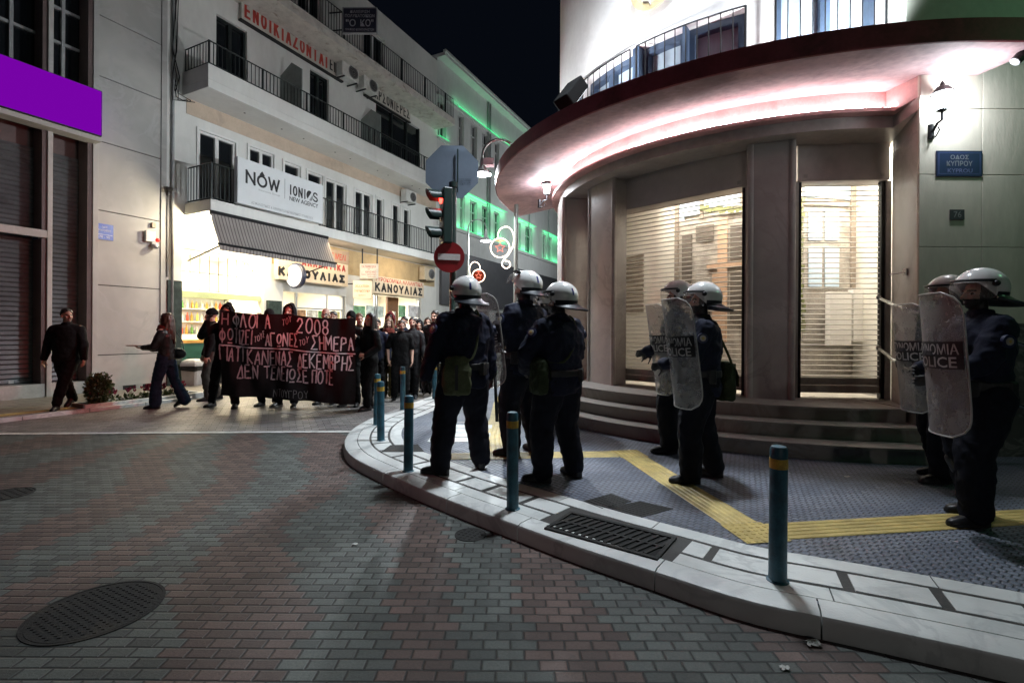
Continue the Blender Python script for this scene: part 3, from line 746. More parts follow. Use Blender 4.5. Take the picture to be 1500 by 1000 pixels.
# ---- white balcony building
lb=thing('apartment_building','white apartment building with two long balconies above lit delicatessen shops','building',LT(6,0,0))
holes=[]
def hpx(x0,x1,y1,zb):
    a,zt=Lp(x0,y1);b,_=Lp(x1,y1);return (a,b,zb,zt)
w1=[hpx(291,345,190,4.85),hpx(364.6,401,214,5.9),hpx(416,440,236,5.9),hpx(450.6,472.4,250,5.9),hpx(477,507,261,4.9),hpx(520,545,277,5.1),hpx(551,562,288,5.1),hpx(575,586,297,4.85),hpx(591,601,304,5.1)]
w2=[hpx(317,362,20,7.7),hpx(454,482,100,7.7),(8.9,11.75,7.7,10.5)]
w3=[(2.6,3.6,10.9,13.2),(5.2,6.2,10.9,13.2),(8.2,9.4,10.9,13.2)]
shops=[(1.66,4.02,.1,3.62),(4.72,7.35,.1,2.74),(7.75,11.9,.1,2.92)]
m=MB(LM);wall_holes(m,1.27,13.05,.05,14.2,w1+w2+w3+shops,-.3,0.);m.build('wall',M_wh,lb)
m=MB(LM);m.box(1.27,13.05,-6,-5.9,0,14.2);m.box(1.27,13.05,-.9,-.85,4.6,14.2);m.build('back_wall',M_dark,lb)
m=MB(LM);m.box(1.75,13.0,.001,.012,7.16,7.565);m.build('beige_band',M_beige,lb)
m=MB(LM);m.box(4.3,12.9,.001,.015,3.55,4.45);m.build('ochre_band',mat('ochre_render',(.48,.36,.2),.8,var=.12,dirt=(.3,.22,.13,.5)),lb)
def window(hole,par,mulls=1,ret=-.16,mt=None,trans=None):
    s0,s1,z0,z1=hole;mt=mt or M_frame
    m=MB(LM);f=.06
    m.box(s0,s0+f,ret,ret+.07,z0,z1);m.box(s1-f,s1,ret,ret+.07,z0,z1);m.box(s0+f,s1-f,ret,ret+.07,z1-f,z1);m.box(s0+f,s1-f,ret,ret+.07,z0,z0+f)
    for k in range(mulls):
        c=s0+(s1-s0)*(k+1)/(mulls+1);m.box(c-.05,c+.05,ret,ret+.068,z0+f,z1-f)
    if trans: m.box(s0+f,s1-f,ret,ret+.066,trans-.03,trans+.03)
    o=m.build('window',mt,par)
    m=MB(LM);m.box(s0,s1,ret-.03,ret-.002,z0,z1);m.build('pane',M_glass,o);return o
for i,h in enumerate(w1): window(h,lb,1 if i in (0,1,4,5) else 0,ret=-.10)
for h in w2[:2]: window(h,lb,1,mt=M_rail)
for h in w3: window(h,lb,1)
# enclosed glazed balcony end
m=MB(LM)
for s in (8.9,9.9,10.85,11.7): m.box(s,s+.05,-.1,-.04,7.7,10.5)
m.box(8.9,11.75,-.1,-.045,9.3,9.36);w=m.build('window',M_rail,lb)
m=MB(LM);m.box(8.9,11.75,-.16,-.12,7.7,10.5);m.build('pane',M_glass,w)
# window surrounds, pipes
m=MB(LM)
for s0,s1,z0,z1 in w1:
    m.box(s0-.06,s0-.002,0.,.035,z0,z1+.06);m.box(s1+.002,s1+.06,0.,.035,z0,z1+.06);m.box(s0-.002,s1+.002,0.,.035,z1+.002,z1+.06)
m.build('window_surround',M_frame,lb)
def rail(m,s0,s1,o,z0,z1,step=.115,ends=True):
    for z in (z0+.05,z1): m.tube([(s0,o,z),(s1,o,z)],.02,4)
    n=int((s1-s0)/step)
    for i in range(n+1):
        s=s0+(s1-s0)*i/n;m.box(s-.008,s+.008,o-.008,o+.008,z0+.05,z1)
    for i in range(int((s1-s0)/1.5)+1):
        s=min(s1,s0+i*1.5);m.box(s-.02,s+.02,o-.02,o+.02,z0,z1+.01)
def side_rail(m,s,o0,o1,z0,z1):
    for z in (z0+.05,z1): m.tube([(s,o0,z),(s,o1,z)],.02,4)
    n=int((o1-o0)/.115)
    for i in range(n+1):
        o=o0+(o1-o0)*i/n;m.box(s-.008,s+.008,o-.008,o+.008,z0+.05,z1)
def balcony(name,s0,s1,z0,zs,zp,zr,rails,mt,chamf=.0):
    m=MB(LM)
    if chamf: P=[(s0,.001),(s1-chamf*.0,.001),(s1,.4),(s1-.7,1.1),(s0,1.1)]
    else: P=[(s0,.001),(s1,.001),(s1,1.1),(s0,1.1)]
    m.prism(P,z0,zs)
    m.box(s0,s1-(.7 if chamf else 0),1.0,1.1,zs,zp);m.box(s0,s0+.1,.001,1.0,zs,zp)
    b=m.build(name,mt,lb,bevel=.01)
    m=MB(LM)
    for a,c in rails: rail(m,a,c,1.03,zp,zr)
    side_rail(m,s0+.06,.05,1.03,zp,zr);m.build('railing',M_rail,b)
    return b
b1=balcony('balcony',1.64,12.6,7.57,7.78,8.17,8.78,[(1.7,12.)],M_wh,1)
b0=balcony('balcony',1.72,12.9,4.49,4.74,4.79,5.72,[(1.78,2.36),(5.22,12.85)],M_wh)
zb=11.05
b2=balcony('balcony',1.64,12.9,10.9,11.12,11.2,12.1,[(1.7,12.85)],M_peel)
m=MB(LM)
for s in (3.,5.,7.,9.,11.,4.2,6.3,8.4,10.5): m.lathe([(.03,7.562),(.025,7.57)],8,(s,.55,0))
m.build('drip_spout',M_blackm,b1)
# partitions on the balcony
def partition(s,label=None):
    m=MB(LM);m.add([(s-.015,.05,8.2),(s-.015,1.,8.2),(s-.015,1.,9.45),(s-.015,.55,9.75),(s-.015,.05,9.45),(s+.015,.05,8.2),(s+.015,1.,8.2),(s+.015,1.,9.45),(s+.015,.55,9.75),(s+.015,.05,9.45)],[(0,1,2,3,4),(9,8,7,6,5)]+[(i,(i+1)%5,5+(i+1)%5,5+i) for i in range(5)])
    m.build('partition',mat('frosted_panel',(.22,.25,.235),.35,var=.2),b1)
partition(4.55);partition(8.05)
# pipes and loose cables at the joint of the two buildings
m=MB(LM);m.tube([(1.4,.05,.2),(1.4,.05,7.3),(1.38,.06,14)],.035,8);m.build('drainpipe',mat('pipe_grey',(.3,.31,.31),.5),lb,smooth=True)
m=MB(LM);rr=random.Random(9)
for k in range(6):
    P=[(1.35+rr.random()*.2,.05+rr.random()*.06,z) for z in (14,10.5,8.6,8.0,7.6-rr.random()*.3)]
    if k<4: P+=[(1.6+.1*k,.12,7.35+rr.random()*.15),(1.75,.1,7.45)]
    m.tube(P,.011,5)
m.build('cable',M_blackm,lb)
t=thing('flood_lamp','small dark box lamp on the joint between grey and white buildings','lamp',LT(1.3,.1,4.9))
s,z=Lp(248,278,.1);m=MB(LM);m.obox((s,.2,z),.10,.3,.09,0,M=Matrix.Rotation(R(-15),3,'X'));m.box(s-.03,s+.03,.0,.09,z-.14,z);m.build('housing',mat('lamp_grey',(.10,.10,.10),.5),t,bevel=.01)
m=MB(LM);m.box(s-.02,s+.02,.03,.06,z-2.2,z-.14);m.build('conduit',mat('lamp_grey',(.10,.10,.10),.5),t)
for s in (1.95,4.4):
    m=MB(LM);m.lathe([(.09,4.42),(.09,4.485)],14,(s,.85,0));lp_=m.build('ceiling_lamp',M_frame,b0);m=MB(LM);m.lathe([(.075,4.412),(.001,4.411)],14,(s,.85,0));m.build('lamp_lens',emis('warm_lens',(1.,.85,.6),12),lp_)  # fittings assumed from the glow under the balcony and the wall shadow
# ---- signs on the white building
def lsign(name,label,x0y0,x1y1,o,th,face,zfix=None,cat='sign',frame=None):
    s0,z1=Lp(*x0y0,o);s1,z0=Lp(*x1y1,o)
    if zfix: z0,z1=zfix
    t=thing(name,label,cat,LT((s0+s1)/2,o,(z0+z1)/2))
    m=MB(LM);m.box(s0,s1,o-th,o,z0,z1);m.build('board',face,t,bevel=.004)
    if frame:
        m=MB(LM);f=.035
        m.box(s0-f,s1+f,o-th,o+.012,z1,z1+f);m.box(s0-f,s1+f,o-th,o+.012,z0-f,z0);m.box(s0-f,s0,o-th,o+.012,z0,z1);m.box(s1,s1+f,o-th,o+.012,z0,z1);m.build('frame',frame,t)
    return t,s0,s1,z0,z1
def ltext(t,st,s0,s1,z0,z1,o,mt,bold=.0):
    m=MB(LM);letters(m,st,lambda x,y:(x,o,y),s1-s0,z1-z0,s0,z0,bold);return m.build('lettering',mt,t)
M_sw=mat('sign_white_board',(.60,.62,.63),.4,var=.03);M_ink=mat('sign_black',(.01,.01,.012),.5);M_gink=mat('sign_grey_ink',(.22,.23,.24),.5)
M_redl=mat('sign_red',(.45,.05,.035),.5);M_crm=mat('sign_cream',(.62,.52,.38),.5,var=.08,dirt=(.45,.36,.25,.4))
O=1.26
s0,_=Lp(348,260,O);s1,_=Lp(473,300,O)
t=thing('office_sign','large white office board with black NOW and IONIOS lettering on the lower balcony','sign',LT((s0+s1)/2,O,5.4))
m=MB(LM);m.box(s0,s1,1.12,O,4.82,6.03);m.build('board',M_sw,t,bevel=.006)
def fpx(x0,x1,yt,yb): 
    a,zt=Lp(x0,yt,O);b,_=Lp(x1,yt,O);_,zb=Lp(x0,yb,O);return a,b,zb,zt
a,b,z0,z1=fpx(359.6,410,248,268)
u=(b-a)
def lstroke(t,st,s0,s1,z0,z1,o,mt,wd):
    m=MB(LM);strokes(m,st,lambda x,y:(x,o,y),s1-s0,z1-z0,s0,z0,wd);return m.build('lettering',mt,t)
lstroke(t,'N',a,a+u*.29,z0,z1,O+.004,M_ink,.062);lstroke(t,'W',a+u*.64,b,z0,z1,O+.004,M_ink,.06)
lstroke(t,'O',a+u*.315,a+u*.62,z0,z1-.02,O+.004,M_ink,.062)
cs=a+u*.4675;m=MB(LM);m.add([(cs-.09,O+.004,z1-.03),(cs+.09,O+.004,z1-.03),(cs,O+.004,z1+.09)],[(0,1,2)]);m.build('lettering',M_ink,t)
a,b,z0,z1=fpx(379,410,276.5,280);ltext(t,'Insurance Group',a,b,z0,z1,O+.004,M_gink)
a,b,z0,z1=fpx(424,466,270,285);lstroke(t,'IONI',a,a+(b-a)*.56,z0,z1,O+.004,M_ink,.045);lstroke(t,'S',b-(b-a)*.20,b,z0,z1,O+.004,M_ink,.045)
m=MB(LM);cs=a+(b-a)*.685;cz=(z0+z1)/2;ch=(z1-z0)/2
m.add([(cs+.115*math.sin(R(q)),O+.004,cz+ch*math.cos(R(q))) for q in range(-140,41,15)],[tuple(range(13))]);m.build('logo',M_ink,t)
m=MB(LM);m.add([(cs+.03+.10*math.sin(R(q)),O+.004,cz-.03+ch*.85*math.cos(R(q))) for q in range(55,206,15)],[tuple(range(11))]);m.build('logo',M_gink,t)
a,b,z0,z1=fpx(424,466,287,293.5);ltext(t,'NEW AGENCY',a,b,z0,z1,O+.004,M_ink,.02)
a,b,z0,z1=fpx(368,458.4,294.5,298.5);ltext(t,'ΑΣΦΑΛΙΣΤΙΚΕΣ & ΧΡΗΜΑΤΟΟΙΚΟΝΟΜΙΚΕΣ ΥΠΗΡΕΣΙΕΣ',a,b,z0,z1,O+.004,M_gink)
a,b,z0,z1=fpx(417,417.4,262,291);m=MB(LM);m.box(a,a+.012,O,O+.004,z0,z1);m.build('divider',M_gink,t)
# long rental sign
M_oldw=mat('old_sign_board',(.50,.48,.43),.5,var=.12,dirt=(.33,.3,.25,.5))
o=.14
s0,z1=Lp(354,-1,o);s1,_=Lp(502,98,o);_,z0=Lp(354,23,o);zt=Lp(498,88,o)[1]
z1=(z1+zt)/2;z0=z1-.62
t=thing('rental_sign','long old white sign with red ΕΝΟΙΚΙΑΖΟΝΤΑΙ letters above the upper balcony','sign',LT((s0+s1)/2,o,z0))
m=MB(LM);m.box(s0,s1,o-.1,o,z0,z1);m.build('board',M_oldw,t)
for zz_ in (z0-.05,z1): m=MB(LM);m.box(s0-.03,s1+.03,o-.1,o+.015,zz_,zz_+.05);m.build('frame',M_blackm,t)
a=Lp(358,5,o)[0];b=Lp(480,95,o)[0];lstroke(t,'ΕΝΟΙΚΙΑΖΟΝΤΑΙ',a,b,z0+.09,z1-.08,o+.004,M_redl,.075)
a=Lp(483,95,o)[0];lstroke(t,'ΕΠΙΠΛ',a,s1+.2,z0+.12,z1-.1,o+.004,M_ink,.055)
s0,z1=Lp(546,128,o);s1,z0=Lp(601,172,o);_,z0a=Lp(546,146,o);z1=(z1+Lp(601,154,o)[1])/2;z0=z1-.58
t=thing('rental_sign','shorter old sign with black ΓΚΑΡΣΟΝΙΕΡΕΣ letters beyond the air conditioners','sign',LT((s0+s1)/2,o,z0))
m=MB(LM);m.box(s0-.4,s1,o-.1,o,z0,z1);m.build('board',M_oldw,t);[ (lambda m: (m.box(s0-.4,s1+.03,o-.1,o+.015,zz_,zz_+.05),m.build('frame',M_blackm,t)))(MB(LM)) for zz_ in (z0-.05,z1)]
lstroke(t,'ΓΚΑΡΣΟΝΙΕΡΕΣ',s0-.35,s1-.05,z0+.08,z1-.07,o+.004,M_ink,.06)
# hanging sign on the top balcony
s0,z1=Lp(503,17,1.12)
p=LT(s0,1.12,z1)
Yd=p.y;xl=at(503,17,Yd);xr=at(551,8,Yd);zl=at(503,52,Yd)[2];zr=at(551,43,Yd)[2]
t=thing('hanging_sign','small dark blue sign with white lettering hung out from the top balcony','sign',tuple(p))
zt=(xl[2]+xr[2])/2;zb_=(zl+zr)/2
m=MB();m.box(xl[0],xr[0],Yd,Yd+.08,zb_,zt);m.build('board',mat('sign_navy',(.03,.035,.06),.4),t)
m=MB();f=.03
m.box(xl[0]-f,xr[0]+f,Yd-.01,Yd+.09,zt,zt+f);m.box(xl[0]-f,xr[0]+f,Yd-.01,Yd+.09,zb_-f,zb_);m.box(xl[0]-f,xl[0],Yd-.01,Yd+.09,zb_,zt);m.box(xr[0],xr[0]+f,Yd-.01,Yd+.09,zb_,zt);m.build('frame',mat('sign_frame_grey',(.35,.36,.38),.5),t)
W=xr[0]-xl[0];Hh=zt-zb_;m=MB()
for st,fx,fw,fz,fh in (('ΔΙΑΧΕΙΡΙΣΗ',.2,.6,.80,.12),('ΠΟΛΥΚΑΤΟΙΚΙΩΝ',.05,.9,.62,.13),('"Ο',.08,.30,.24,.30),('ΚΟ"',.52,.40,.24,.30),('ΓΡΑΦΕΙΟ ΚΟΙΝΟΧΡΗΣΤΩΝ',.06,.88,.06,.10)): m=MB();letters(m,st,lambda x,y:(x,Yd-.003,y),W*fw,Hh*fh,xl[0]+W*fx,zb_+Hh*fz,.012);m.build('lettering',mat('sign_white',(.6,.62,.68),.5),t)
m=MB();m.tube([(xl[0]-.0,Yd+.04,zt-.1),(xl[0]-.5,Yd+.1,zt-.1)],.02,6);m.tube([(xl[0],Yd+.04,zb_+.1),(xl[0]-.5,Yd+.1,zb_+.1)],.02,6);m.build('bracket',M_blackm,t)
# air conditioners
def ac(x,y,o,label,sc=1.,mt=None):
    s,z=Lp(x,y,o)
    t=thing('air_conditioner',label,'air conditioner',LT(s,o,z),0,'air conditioners on the white building')
    m=MB(LM);m.box(s-.4*sc,s+.4*sc,o-.3,o,z-.29*sc,z+.29*sc);m.build('housing',mt or mat('ac_white',(.55,.55,.52),.5,dirt=(.35,.33,.3,.5)),t,bevel=.02)
    m=MB(LM);M=Matrix.Rotation(R(-90),3,'X');m.lathe([(.23*sc,0),(.23*sc,.015),(.2*sc,.018),(.2*sc,.0)],20,(s+.12*sc,o,z),M=M)
    for r in (.06,.11,.16): m.tube([(s+.12*sc+r*sc*math.cos(k*.35),o+.014,z+r*sc*math.sin(k*.35)) for k in range(18)],.006,4,closed=True)
    m.build('grille',mat('ac_grille',(.2,.2,.2),.5),t)
    m=MB(LM);m.lathe([(.2*sc,.0),(.0001,.003)],16,(s+.12*sc,o,z),M=M);m.build('fan',M_dark,t)
    m=MB(LM)
    for k in (-1,1): m.box(s+k*.3*sc-.02,s+k*.3*sc+.02,0.02,o,z-.33*sc,z-.295*sc)
    m.build('bracket',M_blackm,t)
ac(514,104,.5,'white air conditioner at the end of the long red lettered sign')
ac(544,124,.5,'white air conditioner between the two rental signs',.95)
ac(603,288,.42,'white air conditioner beside the last window above the lower balcony',.85)
ac(630,401,.42,'old cream air conditioner box at the end of the shop row',1.,mat('ac_cream',(.5,.42,.3),.5,dirt=(.3,.24,.17,.6)))
# ---- awning
M_awn=mat('awning_cloth',(.30,.27,.25),.85,var=.1)
mm=M_awn;tt=NT(mm);bb=tt.n['Principled BSDF'];co_=tt.coords()
wv=tt.new('ShaderNodeTexWave');mp=tt.new('ShaderNodeMapping');tt.l.new(co_,mp.inputs[0]);mp.inputs['Rotation'].default_value=(0,0,-math.atan2(DY,DX));tt.l.new(mp.outputs[0],wv.inputs[0]);wv.inputs['Scale'].default_value=3.4;wv.inputs['Distortion'].default_value=0
old=bb.inputs['Base Color'].links[0].from_socket
tt.setin(bb,'Base Color',tt.mix(tt.ramp(wv.outputs[1],.05,.25),(.10,.085,.08),old))
sa,za=Lp(308,312,1.12);sb,_=Lp(480,349,1.12)
t=thing('awning','grey brown striped cloth awning hanging over the bright shop front','awning',LT((sa+sb)/2,1.3,4.2))
m=MB(LM);n=24
m.loft([[(sa+(sb-sa)*k/n,1.12+.36*f+.015*math.sin(k*1.3)*f,4.44-.82*f-.03*math.sin(f*3.1)) for f in (0,.25,.5,.75,1.)] for k in range(n+1)],closed=False,caps=False);m.build('cloth',M_awn,t,smooth=True)
m=MB(LM);m.tube([(sa,1.12,4.46),(sb,1.12,4.46)],.05,8);m.build('roller',M_blackm,t)
m=MB(LM);m.tube([(sa-.02,1.49,3.62),(sb+.02,1.49,3.62)],.035,8);m.build('front_bar',M_blackm,t)
m=MB(LM);m.loft([[(sa+(sb-sa)*k/n,1.50+.01*math.sin(k*2.1),3.60),(sa+(sb-sa)*k/n,1.49+.02*math.sin(k*2.1),3.47)] for k in range(n+1)],closed=False,caps=False);m.build('valance',M_awn,t)
for s in (sa+.1,sb-.1):
    m=MB(LM);m.tube([(s,.02,3.3),(s,1.45,3.62)],.02,6);m.build('arm',M_blackm,t)
# ---- shop 1: bright sweets/drinks shop
M_warm=mat('warm_white_wall',(.86,.82,.73),.6,var=.03)
def room(s0,s1,z1,dep,mt,name):
    m=MB(LM);m.box(s0-.3,s0-.25,-dep,-.3,.05,z1);m.box(s1+.25,s1+.3,-dep,-.3,.05,z1);m.box(s0-.3,s1+.3,-dep-.05,-dep,.05,z1);m.box(s0-.3,s1+.3,-dep,-.3,z1,z1+.05);m.box(s0-.3,s1+.3,-dep,0.,.02,.08)
    m.build(name,mt,lb)
room(1.66,4.02,3.75,2.6,M_warm,'shop_interior');room(4.72,7.35,3.0,2.6,M_warm,'shop_interior');room(7.75,11.9,3.1,2.6,M_warm,'shop_interior')
# arched fan light and frame
m=MB(LM);a0,a1=1.66,4.02
rings=[]
for k in range(17):
    s=a0+(a1-a0)*k/16;e=1-max(0,(s-3.2)/.82)**2.2;e2=1-max(0,(1.95-s)/.29)**2
    zc=2.75+.78*math.sqrt(max(0,e))*math.sqrt(max(.3,e2));rings.append([(s,-.02,zc),(s,-.28,zc),(s,-.28,3.63),(s,-.02,3.63)])
m.loft(rings);m.build('arch',M_warm,lb,smooth='auto')
m=MB(LM)
for k in range(9): s=1.72+k*.26;m.box(s-.008,s+.008,-.2,-.185,2.55,3.6)
for z in (2.56,3.05): m.box(1.66,4.02,-.202,-.183,z-.01,z+.01)
m.build('fanlight_bars',M_blackm,lb)
m=MB(LM);m.box(1.66,4.02,-.26,-.1,2.36,2.52);m.build('shutter_pelmet',mat('lime_band',(.52,.60,.30),.5),lb)
# shelves and goods
def cabinet(label,s0,s1,o0,o1,z0,z1,mt,name='display_shelf',shelves=3):
    t=thing(name,label,'shelf',LT((s0+s1)/2,(o0+o1)/2,z0))
    m=MB(LM)
    for k in range(shelves+1): z=z0+(z1-z0)*k/shelves;m.box(s0+.031,s1-.031,o0+.0205,o1,z-.015,z+.015)
    m.box(s0,s0+.03,o0,o1,z0,z1);m.box(s1-.03,s1,o0,o1,z0,z1);m.box(s0,s1,o0,o0+.02,z0,z1);m.build('frame',mt,t);return t
cabinet('white shelf unit full of bottles inside the brightest shop',1.75,3.6,-1.2,-.95,1.35,2.45,M_frame)
M_bot=[mat('bottle_'+n,c,.2) for n,c in (('green',(.10,.28,.08)),('red',(.5,.08,.05)),('amber',(.55,.3,.06)),('clear',(.6,.62,.55)),('yellow',(.7,.55,.12)))]
rr=random.Random(12)
for lv,z in enumerate((1.368,1.735,2.1)):
    for k in range(13):
        s=1.84+k*.137+rr.random()*.02;h=.2+rr.random()*.08
        m=MB(LM);m.lathe([(.034,0),(.036,.01),(.036,h*.6),(.013,h*.8),(.013,h)],8,(s,-1.05+rr.random()*.05,z))
        o=m.build('bottle',M_bot[rr.randrange(5)],smooth='auto');tag(o,'small coloured bottle in the rows on the shelf of the brightest shop','bottle','bottles on the shop shelf')
t=thing('shop_counter','dark green counter with orange top in the bright shop doorway','counter',LT(2.3,-.5,.1))
m=MB(LM);m.box(1.7,3.1,-.75,-.4,.085,1.12);m.build('front',mat('bottle_green_panel',(.02,.09,.06),.4),t,bevel=.01)
m=MB(LM);m.box(1.68,3.12,-.77,-.37,1.122,1.22);m.build('top',mat('orange_wood',(.62,.33,.08),.4),t,bevel=.01)
# pier with dark marble foot, round double sided sign
m=MB(LM);m.box(1.30,1.64,.001,.06,.06,2.75);m.build('pier_foot',mat('green_marble',(.03,.045,.04),.2,var=.5,scale=6),lb)
m=MB(LM);m.box(4.12,4.6,.001,.10,.06,2.4);m.build('pier_foot',mat('green_marble',(.03,.045,.04),.2,var=.5,scale=6),lb)
s,z=Lp(432,404,.5)
t=thing('round_sign','round white glowing disc sign with a dark rim projecting by the awning end','sign',LT(s,.5,z))
Mr=Matrix.Rotation(R(90),3,'Y')
m=MB(LM);m.lathe([(.36,-.08),(.40,-.05),(.40,.05),(.36,.08)],28,(s,.55,z),M=Mr);m.build('rim',mat('rim_navy',(.03,.035,.07),.4),t,smooth='auto')
m=MB(LM);m.lathe([(.35,-.083),(.0001,-.083)],28,(s,.55,z),M=Mr);m.build('face',emis('disc_face',(1.,.95,.85),1.6),t)
m=MB(LM);m.tube([(s,.0,z+.1),(s,.18,z+.1)],.025,6);m.build('bracket',M_blackm,t)
# ---- delicatessen signs
s0=4.30;s1,z1=Lp(510,391,.3);_,z0=Lp(510,420,.3)
z1=Lp(510,388,.3)[1]
t=thing('shop_sign','large cream delicatessen board with red and black Greek letters, beside the awning','sign',LT(6,.3,3))
m=MB(LM);m.box(s0,s1,.1,.3,z0,z1);m.build('board',M_crm,t,bevel=.006)
h=z1-z0
a=Lp(466,410,.3)[0];b=Lp(505,410,.3)[0];lw=(b-a)/4*1.02
lstroke(t,'ΚΑΝΟΥΛΙΑΣ',b-lw*9*1.0,b,z0+h*.14,z0+h*.50,.304,M_ink,.09)
a=Lp(460,396,.3)[0];b=Lp(506,396,.3)[0];lstroke(t,'ΑΛΛΑΝΤΙΚΑ',b-(b-a)*1.35,b,z0+h*.66,z0+h*.94,.304,M_redl,.065)
t=thing('shop_sign','brown upper board with dark red letters over the cream delicatessen board','sign',LT(6,.3,4))
z2=Lp(510,371,.3)[1];m=MB(LM);m.box(s0,s1+.05,.1,.28,z1+.01,z2+.05);m.build('board',mat('sign_brown',(.36,.26,.18),.6,var=.15),t)
b=Lp(507,380,.3)[0];ltext(t,'ΤΥΡΟΚΟΜΙΚΑ ΕΛΙΕΣ ΜΕΛΙ',s0+.2,b,z1+.12,z2-.08,.284,M_redl,.02)
s0,_=Lp(546,420,.55);s1,z1=Lp(621,417,.55);_,z0=Lp(621,437,.55);z1m=Lp(546,420-12,.55)[1]
z1=(Lp(621,414,.55)[1]+Lp(550,404,.55)[1])/2;z0=(Lp(621,437,.55)[1]+Lp(550,428,.55)[1])/2
t=thing('shop_sign','long cream board with big black ΚΑΝΟΥΛΙΑΣ letters over the second delicatessen','sign',LT(9,.55,3.2))
m=MB(LM);m.box(s0,s1,.3,.55,z0,z1);m.build('board',M_crm,t,bevel=.006);h=z1-z0
lstroke(t,'ΚΑΝΟΥΛΙΑΣ',s0+.12,s1-.12,z0+h*.1,z0+h*.62,.554,M_ink,.085);ltext(t,'ΤΥΡΟΚΟΜΙΚΑ ΑΛΛΑΝΤΙΚΑ',s0+.12,s1-.1,z0+h*.70,z0+h*.95,.554,M_redl,.02)
# two boards hanging across the pavement
def hang(x0,y0,x1,y1,o,label,face,red,lines,rods):
    s,_=Lp((x0+x1)/2,(y0+y1)/2,o);p=LT(s,o,0);Y=p.y
    A=at(x0,y0,Y);B=at(x1,y1,Y)
    t=thing('hanging_sign',label,'sign',((A[0]+B[0])/2,Y,B[2]))
    m=MB();m.box(A[0],B[0],Y,Y+.12,B[2],A[2]);m.build('board',face,t,bevel=.008)
    W=B[0]-A[0];Hh=A[2]-B[2];m=MB()
    for st,fx,fw,fz,fh in lines: m=MB();letters(m,st,lambda x,y:(x,Y-.003,y),W*fw,Hh*fh,A[0]+W*fx,B[2]+Hh*fz,.01);m.build('lettering',red,t)
    if rods:
        for fx in (.12,.95):
            m=MB();m.tube([(A[0]+W*fx,Y+.06,A[2]),(A[0]+W*fx,Y+.06,4.5)],.025,6);m.build('rod',M_blackm,t)
    else:
        m=MB();m.tube([(A[0]+W*.1,Y+.06,A[2]-.1),(A[0]-.6,Y+.4,A[2]-.1)],.02,6);m.build('bracket',M_blackm,t)
M_lit=mat('lit_sign_cream',(.75,.65,.5),.5,emit=(1.,.78,.5),estr=.35)
hang(527,386,553,408,.75,'small white board with red writing hung on two rods under the balcony',mat('board_white',(.7,.66,.6),.5),M_redl,[('ΤΑ ΠΑΡΑΓΩΓΑ',.1,.8,.72,.16),('της',.45,.12,.58,.08),('ΧΩΡΑΣ ΜΑΣ',.3,.6,.38,.13),('τυρια  αλλαντικα',.08,.84,.22,.1),('ελιες',.5,.4,.07,.1)],True)
hang(517,411,544,437,.9,'cream lit box sign with an orange ribbon, below the small hanging board',M_lit,mat('sign_orange',(.75,.3,.05),.5),[('DELICATESSEN',.12,.76,.62,.14),('ΠΑΡΑΔΟΣΙΑΚΑ',.08,.84,.36,.13),('ΠΡΟΪΟΝΤΑ',.3,.4,.14,.08)],False)
# shop 2 and 3 fronts: posters, frames, doors
def quadpx(m,x0,y0,x1,y1,o,th=.02):
    a,z1=Lp(x0,y0,o);b,z0=Lp(x1,y1,o);m.box(a,b,o-th,o,z0,z1)
t=thing('glazed_frontage','glazed shop front of the delicatessen with food posters along the top','shop front',LT(6,-.1,.1))
m=MB(LM)
for s in (4.74,5.28,6.55,7.3): m.box(s-.03,s+.03,-.14,-.06,.1,2.72)
m.box(4.77,5.25,-.14,-.065,2.2,2.25);m.box(5.31,6.52,-.14,-.065,2.2,2.25);m.box(6.58,7.27,-.14,-.065,2.2,2.25);m.build('frame',M_alu,t)
rr=random.Random(2)
for (a,b,nm,c) in ((4.8,5.22,'poster_green',(.15,.35,.12)),(5.33,5.7,'poster_brown',(.45,.25,.12)),(5.75,6.2,'poster_cream',(.75,.68,.55)),(6.22,6.5,'poster_green',(.15,.35,.12)),(6.62,7.2,'poster_food',(.75,.58,.25))):
    m=MB(LM);m.box(a,b,-.125,-.118,1.55,2.17);m.build('poster',mat(nm,c,.5,var=.6,scale=7,dirt=(.6,.5,.35,.6)),t)
t=thing('glazed_frontage','glazed front with a wooden door under the black lettered ΚΑΝΟΥΛΙΑΣ board','shop front',LT(9.5,-.1,.1))
for s in (7.8,9.0,9.12,10.2,11.85): m=MB(LM);m.box(s-.03,s+.03,-.14,-.06,.1,2.9);m.build('mullion',M_alu,t)
a,_=Lp(566,470,-.1);b,_=Lp(582,470,-.1)
m=MB(LM);m.box(a,b,-.14,-.05,.1,.25);m.box(a,a+.1,-.139,-.05,.25,2.88);m.box(b-.1,b,-.139,-.05,.25,2.88);m.box(a+.1,b-.1,-.139,-.05,2.3,2.88);m.build('door',mat('door_wood',(.22,.11,.05),.4),t)
for (x0,x1,nm,c) in ((514,535,'poster_leaf',(.2,.42,.22)),(536,562,'poster_pale',(.6,.72,.62)),(584,594,'poster_leaf',(.2,.42,.22)),(598,616,'poster_notice',(.8,.74,.72))):
    m=MB(LM);quadpx(m,x0,447,x1,465,-.112,.006);m.build('poster',mat(nm,c,.5,var=.5,scale=5,dirt=(.75,.78,.75,.7)),t)
for a,b,lb_ in ((8.0,8.9,'low white fridge with produce behind the shop window left of the wooden door'),(10.3,11.6,'low white fridge behind the shop window right of the wooden door')):
    t=cabinet(lb_,a,b,-1.3,-.6,.1,1.3,M_frame,'display_fridge',2)
